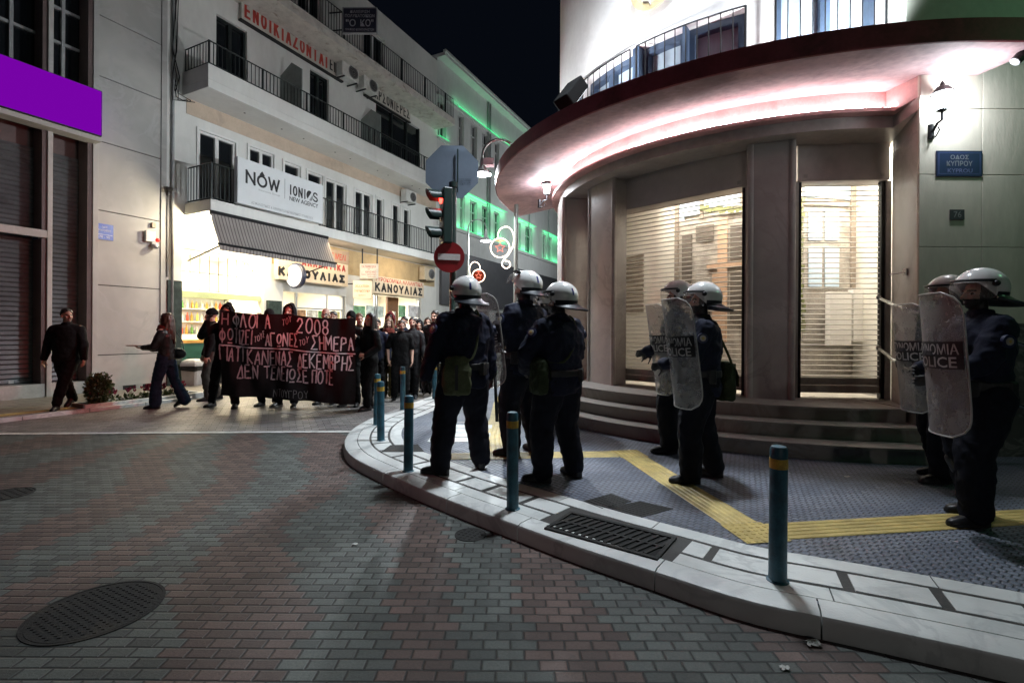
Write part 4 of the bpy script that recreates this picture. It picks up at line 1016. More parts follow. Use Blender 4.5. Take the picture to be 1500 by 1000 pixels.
# ---- far green lit building
lc=thing('old_building','long pale building with tall windows washed in green light','building',LT(25,0,0))
def wpx(lst,z0,z1): 
    r=[]
    for a,b in lst: r.append((Lp(a,300)[0],Lp(b,300)[0],z0,z1))
    return r
low=wpx(((673,681),(688.5,699),(706,716.5),(723.5,732),(757,763),(770,780),(795.5,800.5),(804,809)),6.72,8.42)
up=wpx(((640.5,653),(670,679),(689,698.5),(706,715),(723.5,731),(741,748),(763,769),(773,779.5),(796,801),(804,809)),10.75,12.5)
gf=[(s,s+1.6,.2,2.6) for s in (14.2,16.6,19.,21.4,23.8,26.2,33,36,39)]
m=MB(LM);wall_holes(m,13.05,60,0,14.35,low+up+gf,-.35,0.);m.build('wall',M_wh2,lc)
m=MB(LM);m.box(13.05,60,-1.,-.9,0,14);m.build('back_wall',M_dark,lc)
m=MB(LM);m.box(13.0,60,-.35,.45,14.35,14.5);m.box(13.,60,.36,.5,14.5,14.62);m.build('cornice',M_wh2,lc)
for h in low+up: window(h,lc,1 if h[1]-h[0]>.5 else 0,ret=-.2,mt=mat('old_frame',(.42,.43,.42),.5),trans=h[2]+(h[3]-h[2])*.66)
for h in gf: window(h,lc,1,ret=-.2,mt=mat('brown_frame',(.16,.11,.08),.5))
m=MB(LM);m.box(13.05,60,.001,.12,6.5,6.66);m.box(13.05,60,.001,.10,12.62,12.72);m.box(13.05,60,.001,.12,10.55,10.66);m.build('string_course',M_wh2,lc)
m=MB(LM);m.box(13.3,29.5,.001,.14,2.75,5.45);m.build('dark_fascia',mat('anthracite',(.055,.055,.06),.5),lc)
for s in (17.9,18.15,23.6,27.0): m=MB(LM);m.tube([(s,.06,6.7),(s,.06,14.3)],.05,8);m.build('drainpipe',mat('pipe_grey',(.3,.31,.31),.5),lc)
M_gled=emis('green_led',(.06,1.,.33),1.3)
for s0,s1,z in ((14.7,20.2,8.62),(21.5,24.6,8.62),(26,29.5,8.62),(14.7,20.2,6.68),(21.5,24.6,6.68),(26,29.5,6.68),(13.1,13.9,10.68),(14.7,20.5,12.74),(21.5,24.6,10.68),(26,29.5,10.68)):
    m=MB(LM);m.box(s0,s1,.13,.15,z,z+.016);m.build('green_led_strip',M_gled,lc)
m=MB(LM);m.box(29.6,34,.0,.3,2.6,4.2);m.build('shop_lightbox',emis('white_lightbox',(.9,.95,1.),1.5),lc)
# ================================================================ STREET FURNITURE
M_teal=mat('bollard_teal',(.022,.095,.135),.45,var=.4,scale=9,bump=.25,dirt=(.05,.06,.06,.75))
M_byel=mat('bollard_yellow',(.50,.31,.04),.5,var=.35,scale=14,dirt=(.2,.14,.05,.6))
def bollard_geo():
    t=thing('bollard','','bollard',(0,0,0),0,'teal bollards along the kerb')
    m=MB();m.lathe([(.058,0),(.058,.006),(.047,.012),(.0455,.63)],20);m.lathe([(.0455,.685),(.045,.735),(.038,.75),(.02,.755),(.001,.756)],20);m.build('post',M_teal,t,smooth='auto',world=False)
    m=MB();m.lathe([(.0468,.63),(.0468,.685)],20);m.build('reflective_band',M_byel,t,smooth='auto',world=False)
    return t
bproto=bollard_geo();first=True
for x,y,h,lb in ((1139,850,.75,'teal bollard nearest the camera, right of the drain grate'),(751,745,.75,'teal bollard left of the drain grate, in front of the middle officers'),
    (598,690,.74,'teal bollard standing on the joint beside the left officer’s boot'),(558,645,.74,'teal bollard at the rounded tip of the kerb, front one of a close pair'),
    (551.5,622,.74,'teal bollard at the kerb tip, half hidden as the rear one of a close pair'),(590,600,.75,'teal bollard in front of the woman in khaki trousers'),(636.5,584,.70,'farthest teal bollard, just left of the left officer’s legs')):
    b=bproto if first else copy_tree(bproto);first=False
    X,Y=G(x,y,PZ);b.location=(X,Y,PZ);b.scale=(1,1,h/.75);b.rotation_euler=(R(random.uniform(-.8,.8)),R(random.uniform(-.8,1.2)),random.random()*3);b['label']=lb
# lamp posts
M_pole=mat('pole_green_grey',(.25,.28,.26),.4,metal=.3)
M_bulb=emis('lamp_bulb',(.92,.97,1.),40)
def gooseneck(x,y,zt,rad,drop,label,side=-1,h0=PZ,r=.05,box=True):
    t=thing('street_lamp',label,'street lamp',(x,y,h0))
    m=MB();m.tube([(x,y,h0),(x,y,h0+.9)],r*1.5,12);m.tube([(x,y,h0+.9),(x,y,zt-rad)],r,12);m.lathe([(r*1.6,0),(r*1.1,.08)],12,(x,y,h0+.88));m.build('pole',M_pole,t,smooth='auto')
    m=MB();P=[(x+side*rad*(1-math.cos(k*math.pi/16)),y,zt-rad+rad*math.sin(k*math.pi/16)) for k in range(17)]
    P.append((x+side*2*rad,y,zt-rad-drop));m.tube(P,r*.6,10);m.build('arm',M_pole,t,smooth=True)
    lx,lz=x+side*2*rad,zt-rad-drop
    if box:
        m=MB();m.obox((lx-side*.14,y,lz-.02),.24,.2,.16,0);m.build('gear_box',mat('gear_grey',(.4,.38,.38),.5),t,bevel=.01)
    m=MB();m.lathe([(.03,.12),(.05,.05),(.06,-.1),(.10,-.16),(.19,-.27),(.20,-.29),(.185,-.285),(.09,-.17),(.001,-.12)],20,(lx,y,lz));m.build('shade',mat('lamp_shade',(.45,.47,.46),.4),t,smooth='auto')
    m=MB();m.ell((lx,y,lz-.27),.13,.13,.075);m.build('bulb',M_bulb,t,smooth=True)
    return lx,y,lz-.36
LP1=gooseneck(.08,11.,5.84,.385,.12,'tall street lamp with a curved arm and bright bulb beside the canopy tip')
LP2=gooseneck(-1.55,17.,5.4,.31,.15,'farther thin street lamp with a small curved arm in front of the green windows',side=1,r=.035,box=False)
LP3=gooseneck(1.4,-14.,5.6,.385,.12,'unseen street lamp added behind the camera to light the officers from behind',h0=0.)  # added out of view to light the surfaces facing the camera
# light ornaments on the lamp posts
M_neon=emis('warm_neon',(1.,.80,.62),5.);M_star=emis('star_neon',(1.,.25,.16),2.2)
def ornament(px,py,Y,k,mir,label,fill):
    X,_,Z=at(px,py,Y);S=k*Y/FPX
    f=lambda x,y,dy=0:(X+mir*x*S,Y+dy,Z-y*S)
    t=thing('light_ornament',label,'light ornament',(X,Y,Z))
    m=MB();m.tube([f(14*math.cos(a*.26),14*math.sin(a*.26)) for a in range(24)],.9*S,6,closed=True);m.build('bauble_outline',M_neon,t)
    m=MB();m.tube(smooth3([f(-3,-14),f(-3,-21),f(1,-28),f(9,-31),f(16,-27),f(20,-17),f(19,-4),f(13,9),f(5,18),f(3,25),f(9,30),f(15,26),f(13,20),f(7,19)]),.9*S,6);m.build('scroll_outline',M_neon,t)
    m=MB();m.tube([f((7.5 if a%2==0 else 3.2)*math.sin(a*math.pi/5),-(7.5 if a%2==0 else 3.2)*math.cos(a*math.pi/5)) for a in range(10)],.55*S,5,closed=True);m.build('star_outline',M_star,t)
    m=MB();m.tube([f(-8,-11),f(0,-9),f(8,-11)],.5*S,5);m.tube([f(-7,-12.5),f(0,-11),f(7,-12.5)],.5*S,5);m.build('cap_outline',M_star,t)
    if fill:
        m=MB();m.lathe([(12.*S,0),(12.*S,.02),(.001,.02)],20,f(0,0,.03),M=Matrix.Rotation(R(90),3,'X'));m.build('bauble_fill',emis('bauble_glow',(.9,.12,.05),.25),t)
def smooth3(P,n=4):
    out=[]
    for i in range(len(P)-1):
        p0,p1,p2,p3=[Vector(P[max(0,min(len(P)-1,i+k))]) for k in (-1,0,1,2)]
        for k in range(n):
            t=k/n;out.append(.5*((2*p1)+(p2-p0)*t+(2*p0-5*p1+4*p2-p3)*t*t+(3*p1-p0-3*p2+p3)*t**3))
    out.append(Vector(P[-1]));return out
ornament(732.5,363,10.9,1.,1,'larger glowing bauble with a star and scroll hung on the near lamp post',False)
ornament(701,404,16.9,.66,-1,'smaller glowing red bauble with a star and scroll on the far lamp post',True)
# traffic light, no entry disc, back of an octagonal sign
M_tl=mat('traffic_green_black',(.015,.035,.03),.4);M_tlred=emis('red_signal',(1.,.03,.02),14.);M_off=mat('dark_lens',(.02,.02,.02),.15)
def traffic_light(x,y,rz,label,ph=3.95):
    t=thing('traffic_light',label,'traffic light',(x,y,PZ if x>-3 else 0.),rz)
    z0=0.
    m=MB();m.lathe([(.08,0),(.08,.3),(.055,.35),(.055,ph-.1),(.075,ph-.08),(.075,ph),(.02,ph+.02)],14);m.build('pole',M_tl,t,smooth='auto',world=False)
    m=MB();m.box(-.20,-.045,-.15,.15,ph-1.02,ph-.12);m.build('housing',M_tl,t,world=False,bevel=.02)
    for i,mt in enumerate((M_tlred,M_off,M_off)):
        z=ph-.27-.30*i
        M=Matrix.Rotation(R(-90),3,'Y')
        m=MB();m.lathe([(.10,.0),(.08,.02),(.001,.03)],18,(-.2,0,z),M=M);m.build('signal_lens',mt,t,smooth='auto',world=False)
        m=MB();rg=[]
        for a in range(-110,111,10):
            s_,c_=math.sin(R(a)),math.cos(R(a));L_=.26-.10*(abs(a)/110)**2
            rg.append([(-.2,.115*s_,z+.115*c_),(-.2-L_,.118*s_,z+.118*c_),(-.2-L_,.112*s_,z+.112*c_),(-.2,.108*s_,z+.108*c_)])
        m.loft(rg);m.build('visor',M_tl,t,smooth='auto',world=False)
    return t
TX,TY=-.98,8.
traffic_light(TX,TY,R(22),'dark traffic light on the kerb, red lamp lit and facing the street',3.82)
traffic_light(-7.35,6.35,R(195),'unseen traffic light assumed at the left road edge, its red lamp lit',3.4)  # assumed out of view, added as a source for the red on faces
M_reds=mat('no_entry_red',(.22,.008,.012),.35);M_whs=mat('sign_white_bar',(.55,.54,.52),.4)
X,Y,Z=at(658,376.5,7.88)
t=thing('no_entry_sign','round red no entry sign with a white bar on the traffic light pole','road sign',(X,Y,Z))
Mf=Matrix.Rotation(R(90),3,'X')
m=MB();m.lathe([(.245,-.012),(.25,-.008),(.25,.0),(.001,.001)],36,(X,Y,Z),M=Mf);m.build('disc',M_reds,t,smooth='auto')
m=MB();m.box(X-.185,X+.185,Y-.016,Y-.0125,Z-.045,Z+.045) if False else m.obox((X,Y-.0165,Z),.36,.004,.10,M=Matrix.Rotation(R(2),3,'Y'));m.build('bar',M_whs,t)
m=MB();m.box(X-.03,X+.03,Y+.012,Y+.09,Z-.06,Z+.06);m.build('clamp',M_tl,t)
X,Y,Z=at(662,252,8.12)
t=thing('stop_sign_back','blue grey back of an octagonal road sign above the traffic light','road sign',(X,Y,Z))
m=MB();m.lathe([(.475,0),(.475,.006),(.0001,.006)],8,(X,Y,Z),M=Matrix.Rotation(R(90),3,'X')@Matrix.Rotation(R(22.5),3,'Z'));m.build('plate',mat('sign_back_grey',(.20,.25,.32),.5,var=.08,scale=2.),t)
m=MB();m.box(TX+.05,TX+.072,8.06,8.08,3.8,4.52);m.build('post',M_tl,t)
m=MB()
for i in range(4): letters(m,('ΥΠΟΥΡΓΕΙΟ ΔΗΜΟΣΙΩΝ','ΕΡΓΩΝ ΣΗΜΑΝΣΗ','ΤΥΠΟΣ R2 ΟΔΙΚΗ','ΑΣΦΑΛΕΙΑ')[i],lambda x,y:(x,8.11,y),.22,.016,X+.1,Z-.13-.028*i)
m.build('lettering',mat('sign_back_ink',(.05,.07,.10),.5),t)
# ---- planting bed, shrub, flowers, litter bin on the left pavement
ga=Vector(G(120,603,0));gb=Vector(G(302,583,0))
def ls(p): return (p.x-OX)*DX+(p.y-OY)*DY,(p.x-OX)*NX+(p.y-OY)*NY
sA,oA=ls(ga);sB,oB=ls(gb);oF=(oA+oB)/2
t=thing('planting_bed','low pale stone edged planting bed along the left pavement','planting bed',LT((sA+sB)/2,oF-.2,0))
m=MB(LM);m.box(sA,sB,oF-.06,oF,-.05,.13);m.box(sA,sB,oF-.5,oF-.44,-.05,.13);m.box(sB-.06,sB,oF-.44,oF-.06,-.05,.13);m.build('edging',M_marb,t,bevel=.01)
m=MB(LM);m.box(sA,sA+.06,oF-.44,oF-.06,-.05,.13);m.build('end_stone',mat('terracotta_stone',(.24,.12,.09),.6),t)
m=MB(LM);m.box(sA+.061,sB-.061,oF-.439,oF-.061,.0,.10);m.build('soil',mat('soil',(.03,.024,.018),.95,bump=.8,bscale=60),t)
M_leaf=[mat('shrub_leaf',(.055,.085,.03),.5,var=.5,scale=14),mat('shrub_leaf_pale',(.10,.13,.05),.5,var=.4,scale=14)]
def leaves(m,c,rx,ry,rz,n,sz,rr,mi=2,shell=.55):
    for _ in range(n):
        while 1:
            p=Vector((rr.uniform(-1,1),rr.uniform(-1,1),rr.uniform(-1,1)))
            l=p.length
            if l<1 and rr.random()<(shell if l<.6 else 1): break
        ang=1+.22*noise.noise(p.normalized()*2.2+Vector((c[0],c[1],0)))
        q=Vector((c[0]+p.x*rx*ang,c[1]+p.y*ry*ang,c[2]+p.z*rz*ang))
        d=(p.normalized()+Vector((rr.uniform(-.7,.7),rr.uniform(-.7,.7),rr.uniform(-.1,.9)))).normalized()
        s_=d.cross(Vector((rr.uniform(-1,1),rr.uniform(-1,1),rr.uniform(-1,1)))).normalized();s=sz*rr.uniform(.6,1.3)
        m.add([q-s_*s*.28,q+d*s*.5-s_*s*.3,q+d*s,q+d*s*.5+s_*s*.3,q+s_*s*.28],[(0,1,2,3,4)],rr.randrange(mi))
X,Y,_=LT(sA+.32,oF-.26,.1)
t=thing('shrub','dark green rounded bush at the near end of the planting bed','shrub',(X,Y,.1))
rr=random.Random(21);m=MB();leaves(m,(X,Y,.36),.19,.19,.27,1100,.05,rr);leaves(m,(X+.1,Y,.46),.13,.13,.22,300,.045,rr);leaves(m,(X-.1,Y+.02,.5),.1,.1,.16,160,.045,rr);m.build('foliage',M_leaf,t)
m=MB()
for a in range(5): m.tube([(X,Y,.08),(X+.08*math.cos(a*1.3),Y+.08*math.sin(a*1.3),.3),(X+.13*math.cos(a*1.3),Y+.13*math.sin(a*1.3),.55)],.012,5)
m.build('stem',mat('bark',(.06,.04,.03),.9),t)
M_pet=mat('cyclamen_red',(.33,.012,.04),.5,var=.3);M_pet2=mat('cyclamen_dark',(.20,.008,.05),.5,var=.3)
flx=(163,187,214,239,246,264,279,291);flb=('leftmost red cyclamen in the planting bed, next to the bush','red cyclamen second from the bush in the planting bed','tall red cyclamen third from the bush in the planting bed','red cyclamen behind the walking woman’s front leg','red cyclamen right of the walking woman’s front leg','red cyclamen between the walking woman and the bin','red cyclamen in front of the grey bin','red cyclamen at the far end of the planting bed')
for i,x in enumerate(flx):
    s=sA+(sB-sA)*(x-120)/182*(1.)
    q0=Vector(G(x,599-(x-118)*.11,.1));s=ls(q0)[0]
    p=LT(s,oF-.25,.1)
    t=thing('flower',flb[i],'flower',tuple(p),0,'red cyclamens in the planting bed');rr=random.Random(i)
    m=MB();leaves(m,(p.x,p.y,.14),.12,.12,.05,40,.07,rr,2);m.build('leaf_rosette',M_leaf,t)
    m=MB()
    for k in range(9):
        a=rr.random()*6.28;rd=rr.random()*.10;hh=.24+rr.random()*.10;q=(p.x+rd*math.cos(a),p.y+rd*math.sin(a),hh)
        for j in range(5): 
            b=j*1.257+a;m.add([q,(q[0]+.03*math.cos(b),q[1]+.03*math.sin(b),hh+.03),(q[0]+.02*math.cos(b+.4),q[1]+.02*math.sin(b+.4),hh+.065),(q[0]+.012*math.cos(b+.9),q[1]+.012*math.sin(b+.9),hh+.03)],[(0,1,2,3)],rr.randrange(2))
    m.build('blossom',[M_pet,M_pet2],t)
    m=MB()
    for k in range(5): m.tube([(p.x,p.y,.1),(p.x+rr.uniform(-.07,.07),p.y+rr.uniform(-.07,.07),.27)],.004,4)
    m.build('stalk',M_leaf[1],t)
X,Y=G(283,564,.06);s,o=ls(Vector((X,Y)))
t=thing('litter_bin','pale grey plastic litter bin with a swing lid and black liner by the bright shop','bin',(X,Y,.06))
m=MB();m.loft([[(X+a*w,Y+b*w,z) for a,b in ((-1,-.8),(-.8,-1),(.8,-1),(1,-.8),(1,.8),(.8,1),(-.8,1),(-1,.8))] for w,z in ((.17,.06),(.18,.1),(.215,.5))]);m.build('body',mat('bin_grey',(.42,.42,.42),.4),t,smooth='auto')
m=MB();m.loft([[(X+a*w,Y+b*w,z+.02*math.sin(i*2.1)) for i,(a,b) in enumerate(((-1,-.8),(-.8,-1),(.8,-1),(1,-.8),(1,.8),(.8,1),(-.8,1),(-1,.8)))] for w,z in ((.219,.44),(.222,.53),(.20,.54))]);m.build('liner',mat('black_plastic',(.015,.015,.015),.3),t,smooth='auto')
m=MB();m.loft([[(X+a*w,Y+b*w,z) for a,b in ((-1,-.8),(-.8,-1),(.8,-1),(1,-.8),(1,.8),(.8,1),(-.8,1),(-1,.8))] for w,z in ((.225,.56),(.225,.60),(.19,.69),(.11,.74))]);m.build('lid',mat('bin_grey',(.42,.42,.42),.4),t,smooth='auto')
p=LT(2.4,.45,.06)
t=thing('potted_plant','leafy pot plant behind the grey bin at the bright shop doorway','plant',tuple(p))
m=MB();m.lathe([(.12,0),(.16,.3),(.14,.3),(.14,.25),(.001,.25)],14,tuple(p));m.build('pot',mat('pot_dark',(.05,.04,.035),.5),t,smooth='auto')
m=MB();rr=random.Random(5);leaves(m,(p.x,p.y,.75),.22,.22,.42,160,.14,rr);m.build('foliage',M_leaf,t)
# roof aerial against the night sky
t=thing('antenna','thin television aerial on a far roof against the night sky','antenna',tuple(LT(36,-3,14.3)))
m=MB(LM);m.tube([(36,-3,14.2),(36,-3,19.5)],.04,5);m.tube([(35.2,-3,19.2),(36.8,-3,19.2)],.03,5)
for k in range(6): m.tube([(35.3+k*.28,-3.4,19.2),(35.3+k*.28,-2.6,19.2)],.02,4)
m.build('mast',mat('aerial_grey',(.2,.2,.22),.5),t)

t=thing('added_green_cross','unseen green glowing cross added off to the right to tint the wall','sign',(8.4,2.6,5.4))  # green source added out of view to tint the right wall
m=MB();m.box(8.32,8.48,2.3,2.9,5.3,5.5);m.box(8.33,8.47,2.5,2.7,5.1,5.7);m.build('cross',emis('cross_green',(.1,1.,.3),3.),t)
m=MB();m.tube([(8.4,2.6,5.7),(8.4,2.6,6.0),(8.4,5.5,6.0)],.03,6);m.build('bracket',M_blackm,t)

# scraps of litter on the bricks and tiles
M_pap=mat('litter_paper',(.5,.5,.47),.8)
for px,z,sz,lb in (((1192,945),0.,.032,'crumpled white paper scrap on the bricks below the kerb near the right bollard'),((1241,699),PZ,.025,'tiny white scrap on the ribbed tiles in front of the steps'),((520,798),0.,.02,'tiny pale scrap on the bricks left of the small round cover'),((1150,980),0.,.02,'tiny pale scrap on the bricks at the bottom edge under the kerb')):
    X,Y=G(*px,z);t=thing('paper_scrap',lb,'paper scrap',(X,Y,z));rr=random.Random(px[0]);m=MB();n=5
    m.loft([[(X+(i/n-.5)*sz*2+rr.uniform(-.2,.2)*sz,Y+(j/n-.5)*sz*1.3+rr.uniform(-.2,.2)*sz,z+.006+rr.random()*sz*.4) for j in range(n+1)] for i in range(n+1)],False,False);m.build('scrap',M_pap,t)

t=thing('plaza_fill_body','unseen floodlight body added high on the rounded wall to light the plaza','floodlight',(1.75,6.15,9.4))  # lamp body added out of view around the plaza fill light
m=MB();m.box(1.35,2.15,5.75,6.55,9.42,9.6);m.build('housing',M_blackm,t,bevel=.03)
m=MB();m.tube([(1.75,6.3,9.6),(2.1,6.8,9.75),(2.4,7.3,9.75)],.05,8);m.build('bracket',M_blackm,t)
# ================================================================ PEOPLE
import numpy as np
V=Vector
def cap(m,a,b,ra,rb,n=12,k=4):
    a,b=V(a),V(b);t=(b-a);t=t.normalized() if t.length>1e-6 else V((0,0,1))
    u=t.cross(V((0,0,1)) if abs(t.z)<.9 else V((1,0,0))).normalized();w=t.cross(u);rings=[]
    for c,r,s in ((a,ra,-1),(b,rb,1)):
        for i in range(k):
            th=(i+.15)/k*math.pi/2 if s<0 else (k-1-i+.15)/k*math.pi/2
            off=-math.cos(th) if s<0 else math.cos(th);rr=r*math.sin(th) if i or s>0 else r*math.sin(th)
            rings.append([c+t*off*r+(u*math.cos(q*2*math.pi/n)+w*math.sin(q*2*math.pi/n))*max(rr,1e-4) for q in range(n)])
        if s<0: rings.append([a+(u*math.cos(q*2*math.pi/n)+w*math.sin(q*2*math.pi/n))*ra for q in range(n)]);rings.append([b+(u*math.cos(q*2*math.pi/n)+w*math.sin(q*2*math.pi/n))*rb for q in range(n)])
    m.loft(rings)
def chain(m,pts,rs):
    for (a,b),(ra,rb) in zip(zip(pts,pts[1:]),zip(rs,rs[1:])): cap(m,a,b,ra,rb)
def ik(a,c,l1,l2,hint):
    a,c=V(a),V(c);d=c-a;L=d.length;mx=(l1+l2)*.995
    if L>mx: c=a+d*(mx/L);d=c-a;L=mx
    x=(l1*l1-l2*l2+L*L)/(2*L);h=math.sqrt(max(0,l1*l1-x*x));n=d/L
    p=V(hint)-n*V(hint).dot(n);p.normalize();return a+n*x+p*h,c
def ringp(cx,cy,z,hw,hd,n=20,e=2.4):
    o=[]
    for k in range(n):
        a=k*2*math.pi/n;c,s=math.cos(a),math.sin(a)
        o.append(V((cx+hw*math.copysign(abs(c)**(2/e),c),cy+hd*math.copysign(abs(s)**(2/e),s),z)))
    return o
def remesh(m,vox,smooth=3,fold=None,seed=0,ffreq=(9,9,6)):
    me=bpy.data.meshes.new('tmp');me.from_pydata([tuple(p) for p in m.v],[],m.f)
    b=bmesh.new();b.from_mesh(me);bmesh.ops.recalc_face_normals(b,faces=b.faces);b.to_mesh(me);b.free()
    o=bpy.data.objects.new('tmp',me);COL.objects.link(o)
    r=o.modifiers.new('r','REMESH');r.mode='VOXEL';r.voxel_size=vox
    s=o.modifiers.new('s','SMOOTH');s.factor=.5;s.iterations=smooth
    dg=bpy.context.evaluated_depsgraph_get();dg.update()
    out=bpy.data.meshes.new_from_object(o.evaluated_get(dg))
    bpy.data.objects.remove(o);bpy.data.meshes.remove(me)
    if fold:
        k=len(out.vertices);co=np.empty(k*3);no=np.empty(k*3);out.vertices.foreach_get('co',co);out.vertices.foreach_get('normal',no)
        co=co.reshape(-1,3);no=no.reshape(-1,3);d=np.empty(k);f=ffreq
        for i in range(k):
            x,y,z=co[i];q=noise.noise((x*f[0]+seed*3.1,y*f[1]+z*2.5,z*f[2]-x*2.5));q2=noise.noise((x*14-seed,y*14+z*6,z*11+x*5))
            d[i]=(1-abs(q)*3.2)*.75+(1-abs(q2)*3.2)*.35+.25*noise.noise((x*30+seed,y*30,z*26))
        co+=no*(d*fold)[:,None];out.vertices.foreach_set('co',co.ravel())
    out.polygons.foreach_set('use_smooth',[True]*len(out.polygons));out.update();return out
def link(name,me,mats,par):
    o=bpy.data.objects.new(name,me);COL.objects.link(o)
    me.materials.clear()
    for mm in (mats if isinstance(mats,(list,tuple)) else [mats]): me.materials.append(mm)
    o.parent=par;return o
def shell(m,c,r,lim,th,M,nu=40,nv=12,mi=0,top=0.):
    """part of an ellipsoid shell; lim(azimuth deg: 0=front(+Y), 90=left) -> lowest polar angle in degrees"""
    c=V(c);out=[];inn=[]
    for j in range(nv+1):
        ro=[];ri=[]
        for k in range(nu):
            az=k*360/nu;po=R(top+(lim(az)-top)*j/nv+.4)
            d=V((-math.sin(R(az))*math.sin(po),math.cos(R(az))*math.sin(po),math.cos(po)))
            ro.append(M@(c+V((d.x*r[0],d.y*r[1],d.z*r[2]))));ri.append(M@(c+V((d.x*(r[0]-th),d.y*(r[1]-th),d.z*(r[2]-th)))))
        out.append(ro);inn.append(ri)
    m.loft(out+inn[::-1],True,True,mi)
def azd(az): return az if az<=180 else 360-az
SK=[mat('skin_light',(.50,.30,.22),.5,var=.1,scale=12),mat('skin_tan',(.40,.23,.16),.5,var=.1,scale=12)]
M_lip=mat('lips',(.30,.12,.10),.45);M_eye=mat('eye_dark',(.03,.022,.018),.15);M_ew=mat('eye_white',(.6,.57,.53),.25);M_stub=mat('stubble',(.20,.125,.095),.6);M_glove=mat('black_glove',(.012,.012,.013),.55)
def hairmat(n,c): return mat('hair_'+n,c,.45,var=.4,scale=20,stretch=(3,3,.6))
H_BLK=hairmat('black',(.018,.013,.010));H_BRN=hairmat('brown',(.05,.028,.016));H_LBR=hairmat('light_brown',(.15,.085,.045));H_GRY=hairmat('grey',(.12,.11,.10))
def cloth(n,c,rough=.9,**k): return mat('cloth_'+n,c,rough,var=k.pop('var',.25),scale=5,bump=k.pop('bump',.7),bscale=k.pop('bscale',15),spec=.2,**k)
C_BLK=cloth('black',(.007,.007,.0075));C_BLK2=cloth('charcoal',(.014,.014,.015));C_NAVY=cloth('navy_uniform',(.010,.0125,.028),.75);C_NAVT=cloth('uniform_trousers',(.007,.008,.014),.8)
C_JEAN=cloth('blue_denim',(.013,.026,.05));C_KHA=cloth('khaki',(.12,.10,.045));C_GRYT=cloth('brown_grey_trousers',(.09,.075,.065));C_RUST=cloth('rust_scarf',(.14,.03,.022));C_BRNJ=cloth('brown_jacket',(.045,.028,.017));C_NVJ=cloth('navy_jacket',(.014,.018,.035));C_GRNJ=cloth('green_jacket',(.025,.032,.018));C_LEA=mat('black_leather',(.014,.013,.013),.35,bump=.25,bscale=30)
C_GRYJ=cloth('grey_jacket',(.026,.026,.028));C_REDH=cloth('dark_red_hood',(.10,.012,.014))
M_boot=mat('black_boot',(.010,.010,.011),.4,bump=.2);M_sole=mat('rubber_sole',(.02,.02,.02),.7);M_snk=mat('white_sneaker',(.6,.58,.55),.5)
M_helm=mat('helmet_white',(.80,.80,.78),.22,var=.06,scale=4,coat=.5,dirt=(.4,.39,.36,.35));M_hblue=mat('helmet_blue_mark',(.02,.025,.16),.35);M_guard=mat('helmet_neck_guard',(.012,.016,.022),.3)
M_visor=mat('clear_visor',(.42,.40,.38),.08,var=.05,alpha=.22,spec=.8);M_badge=mat('badge_blue',(.018,.025,.07),.5);M_badg2=mat('badge_cream',(.38,.36,.32),.5);M_badg3=mat('badge_gold',(.5,.36,.08),.4)
def hand(m,w,f,pn,side,curl):
    f=V(f).normalized();pn=V(pn);pn=(pn-f*pn.dot(f)).normalized();t=f.cross(pn)*side
    M=Matrix((t,f,pn)).transposed()
    m.ell(V(w)+f*.048,.040,.052,.018,M);cap(m,w,V(w)+f*.03,.026,.028,10,3)
    for i,(ln,x) in enumerate(((.070,.031),(.080,.0105),(.074,-.0105),(.058,-.031))):
        p=V(w)+f*(.088-.004*abs(i-1))+t*x;a=R(6);d=f
        for s in range(3):
            a+=R(curl*(1.,1.15,.8)[s]+i*2);d=f*math.cos(a)+pn*math.sin(a)+t*(x*.8);q=p+d.normalized()*ln*(.42,.33,.25)[s]
            cap(m,p,q,.0098-.0009*s,.0092-.001*s,8,2);p=q
    p=V(w)+f*.022+t*.032
    for s,(ln,bend) in enumerate(((.042,0.),(.034,.35),(.026,.6))):
        d=(t*(.75-bend*.5)+f*.75+pn*(.25+bend*curl/60)).normalized();q=p+d*ln;cap(m,p,q,.012-.0012*s,.0112-.0012*s,8,2);p=q
def stand(w=.13,yl=0,yr=0,tl=10,tr=-10): return dict(fl=(-w,yl,0,tl,0),fr=(w,yr,0,tr,0))
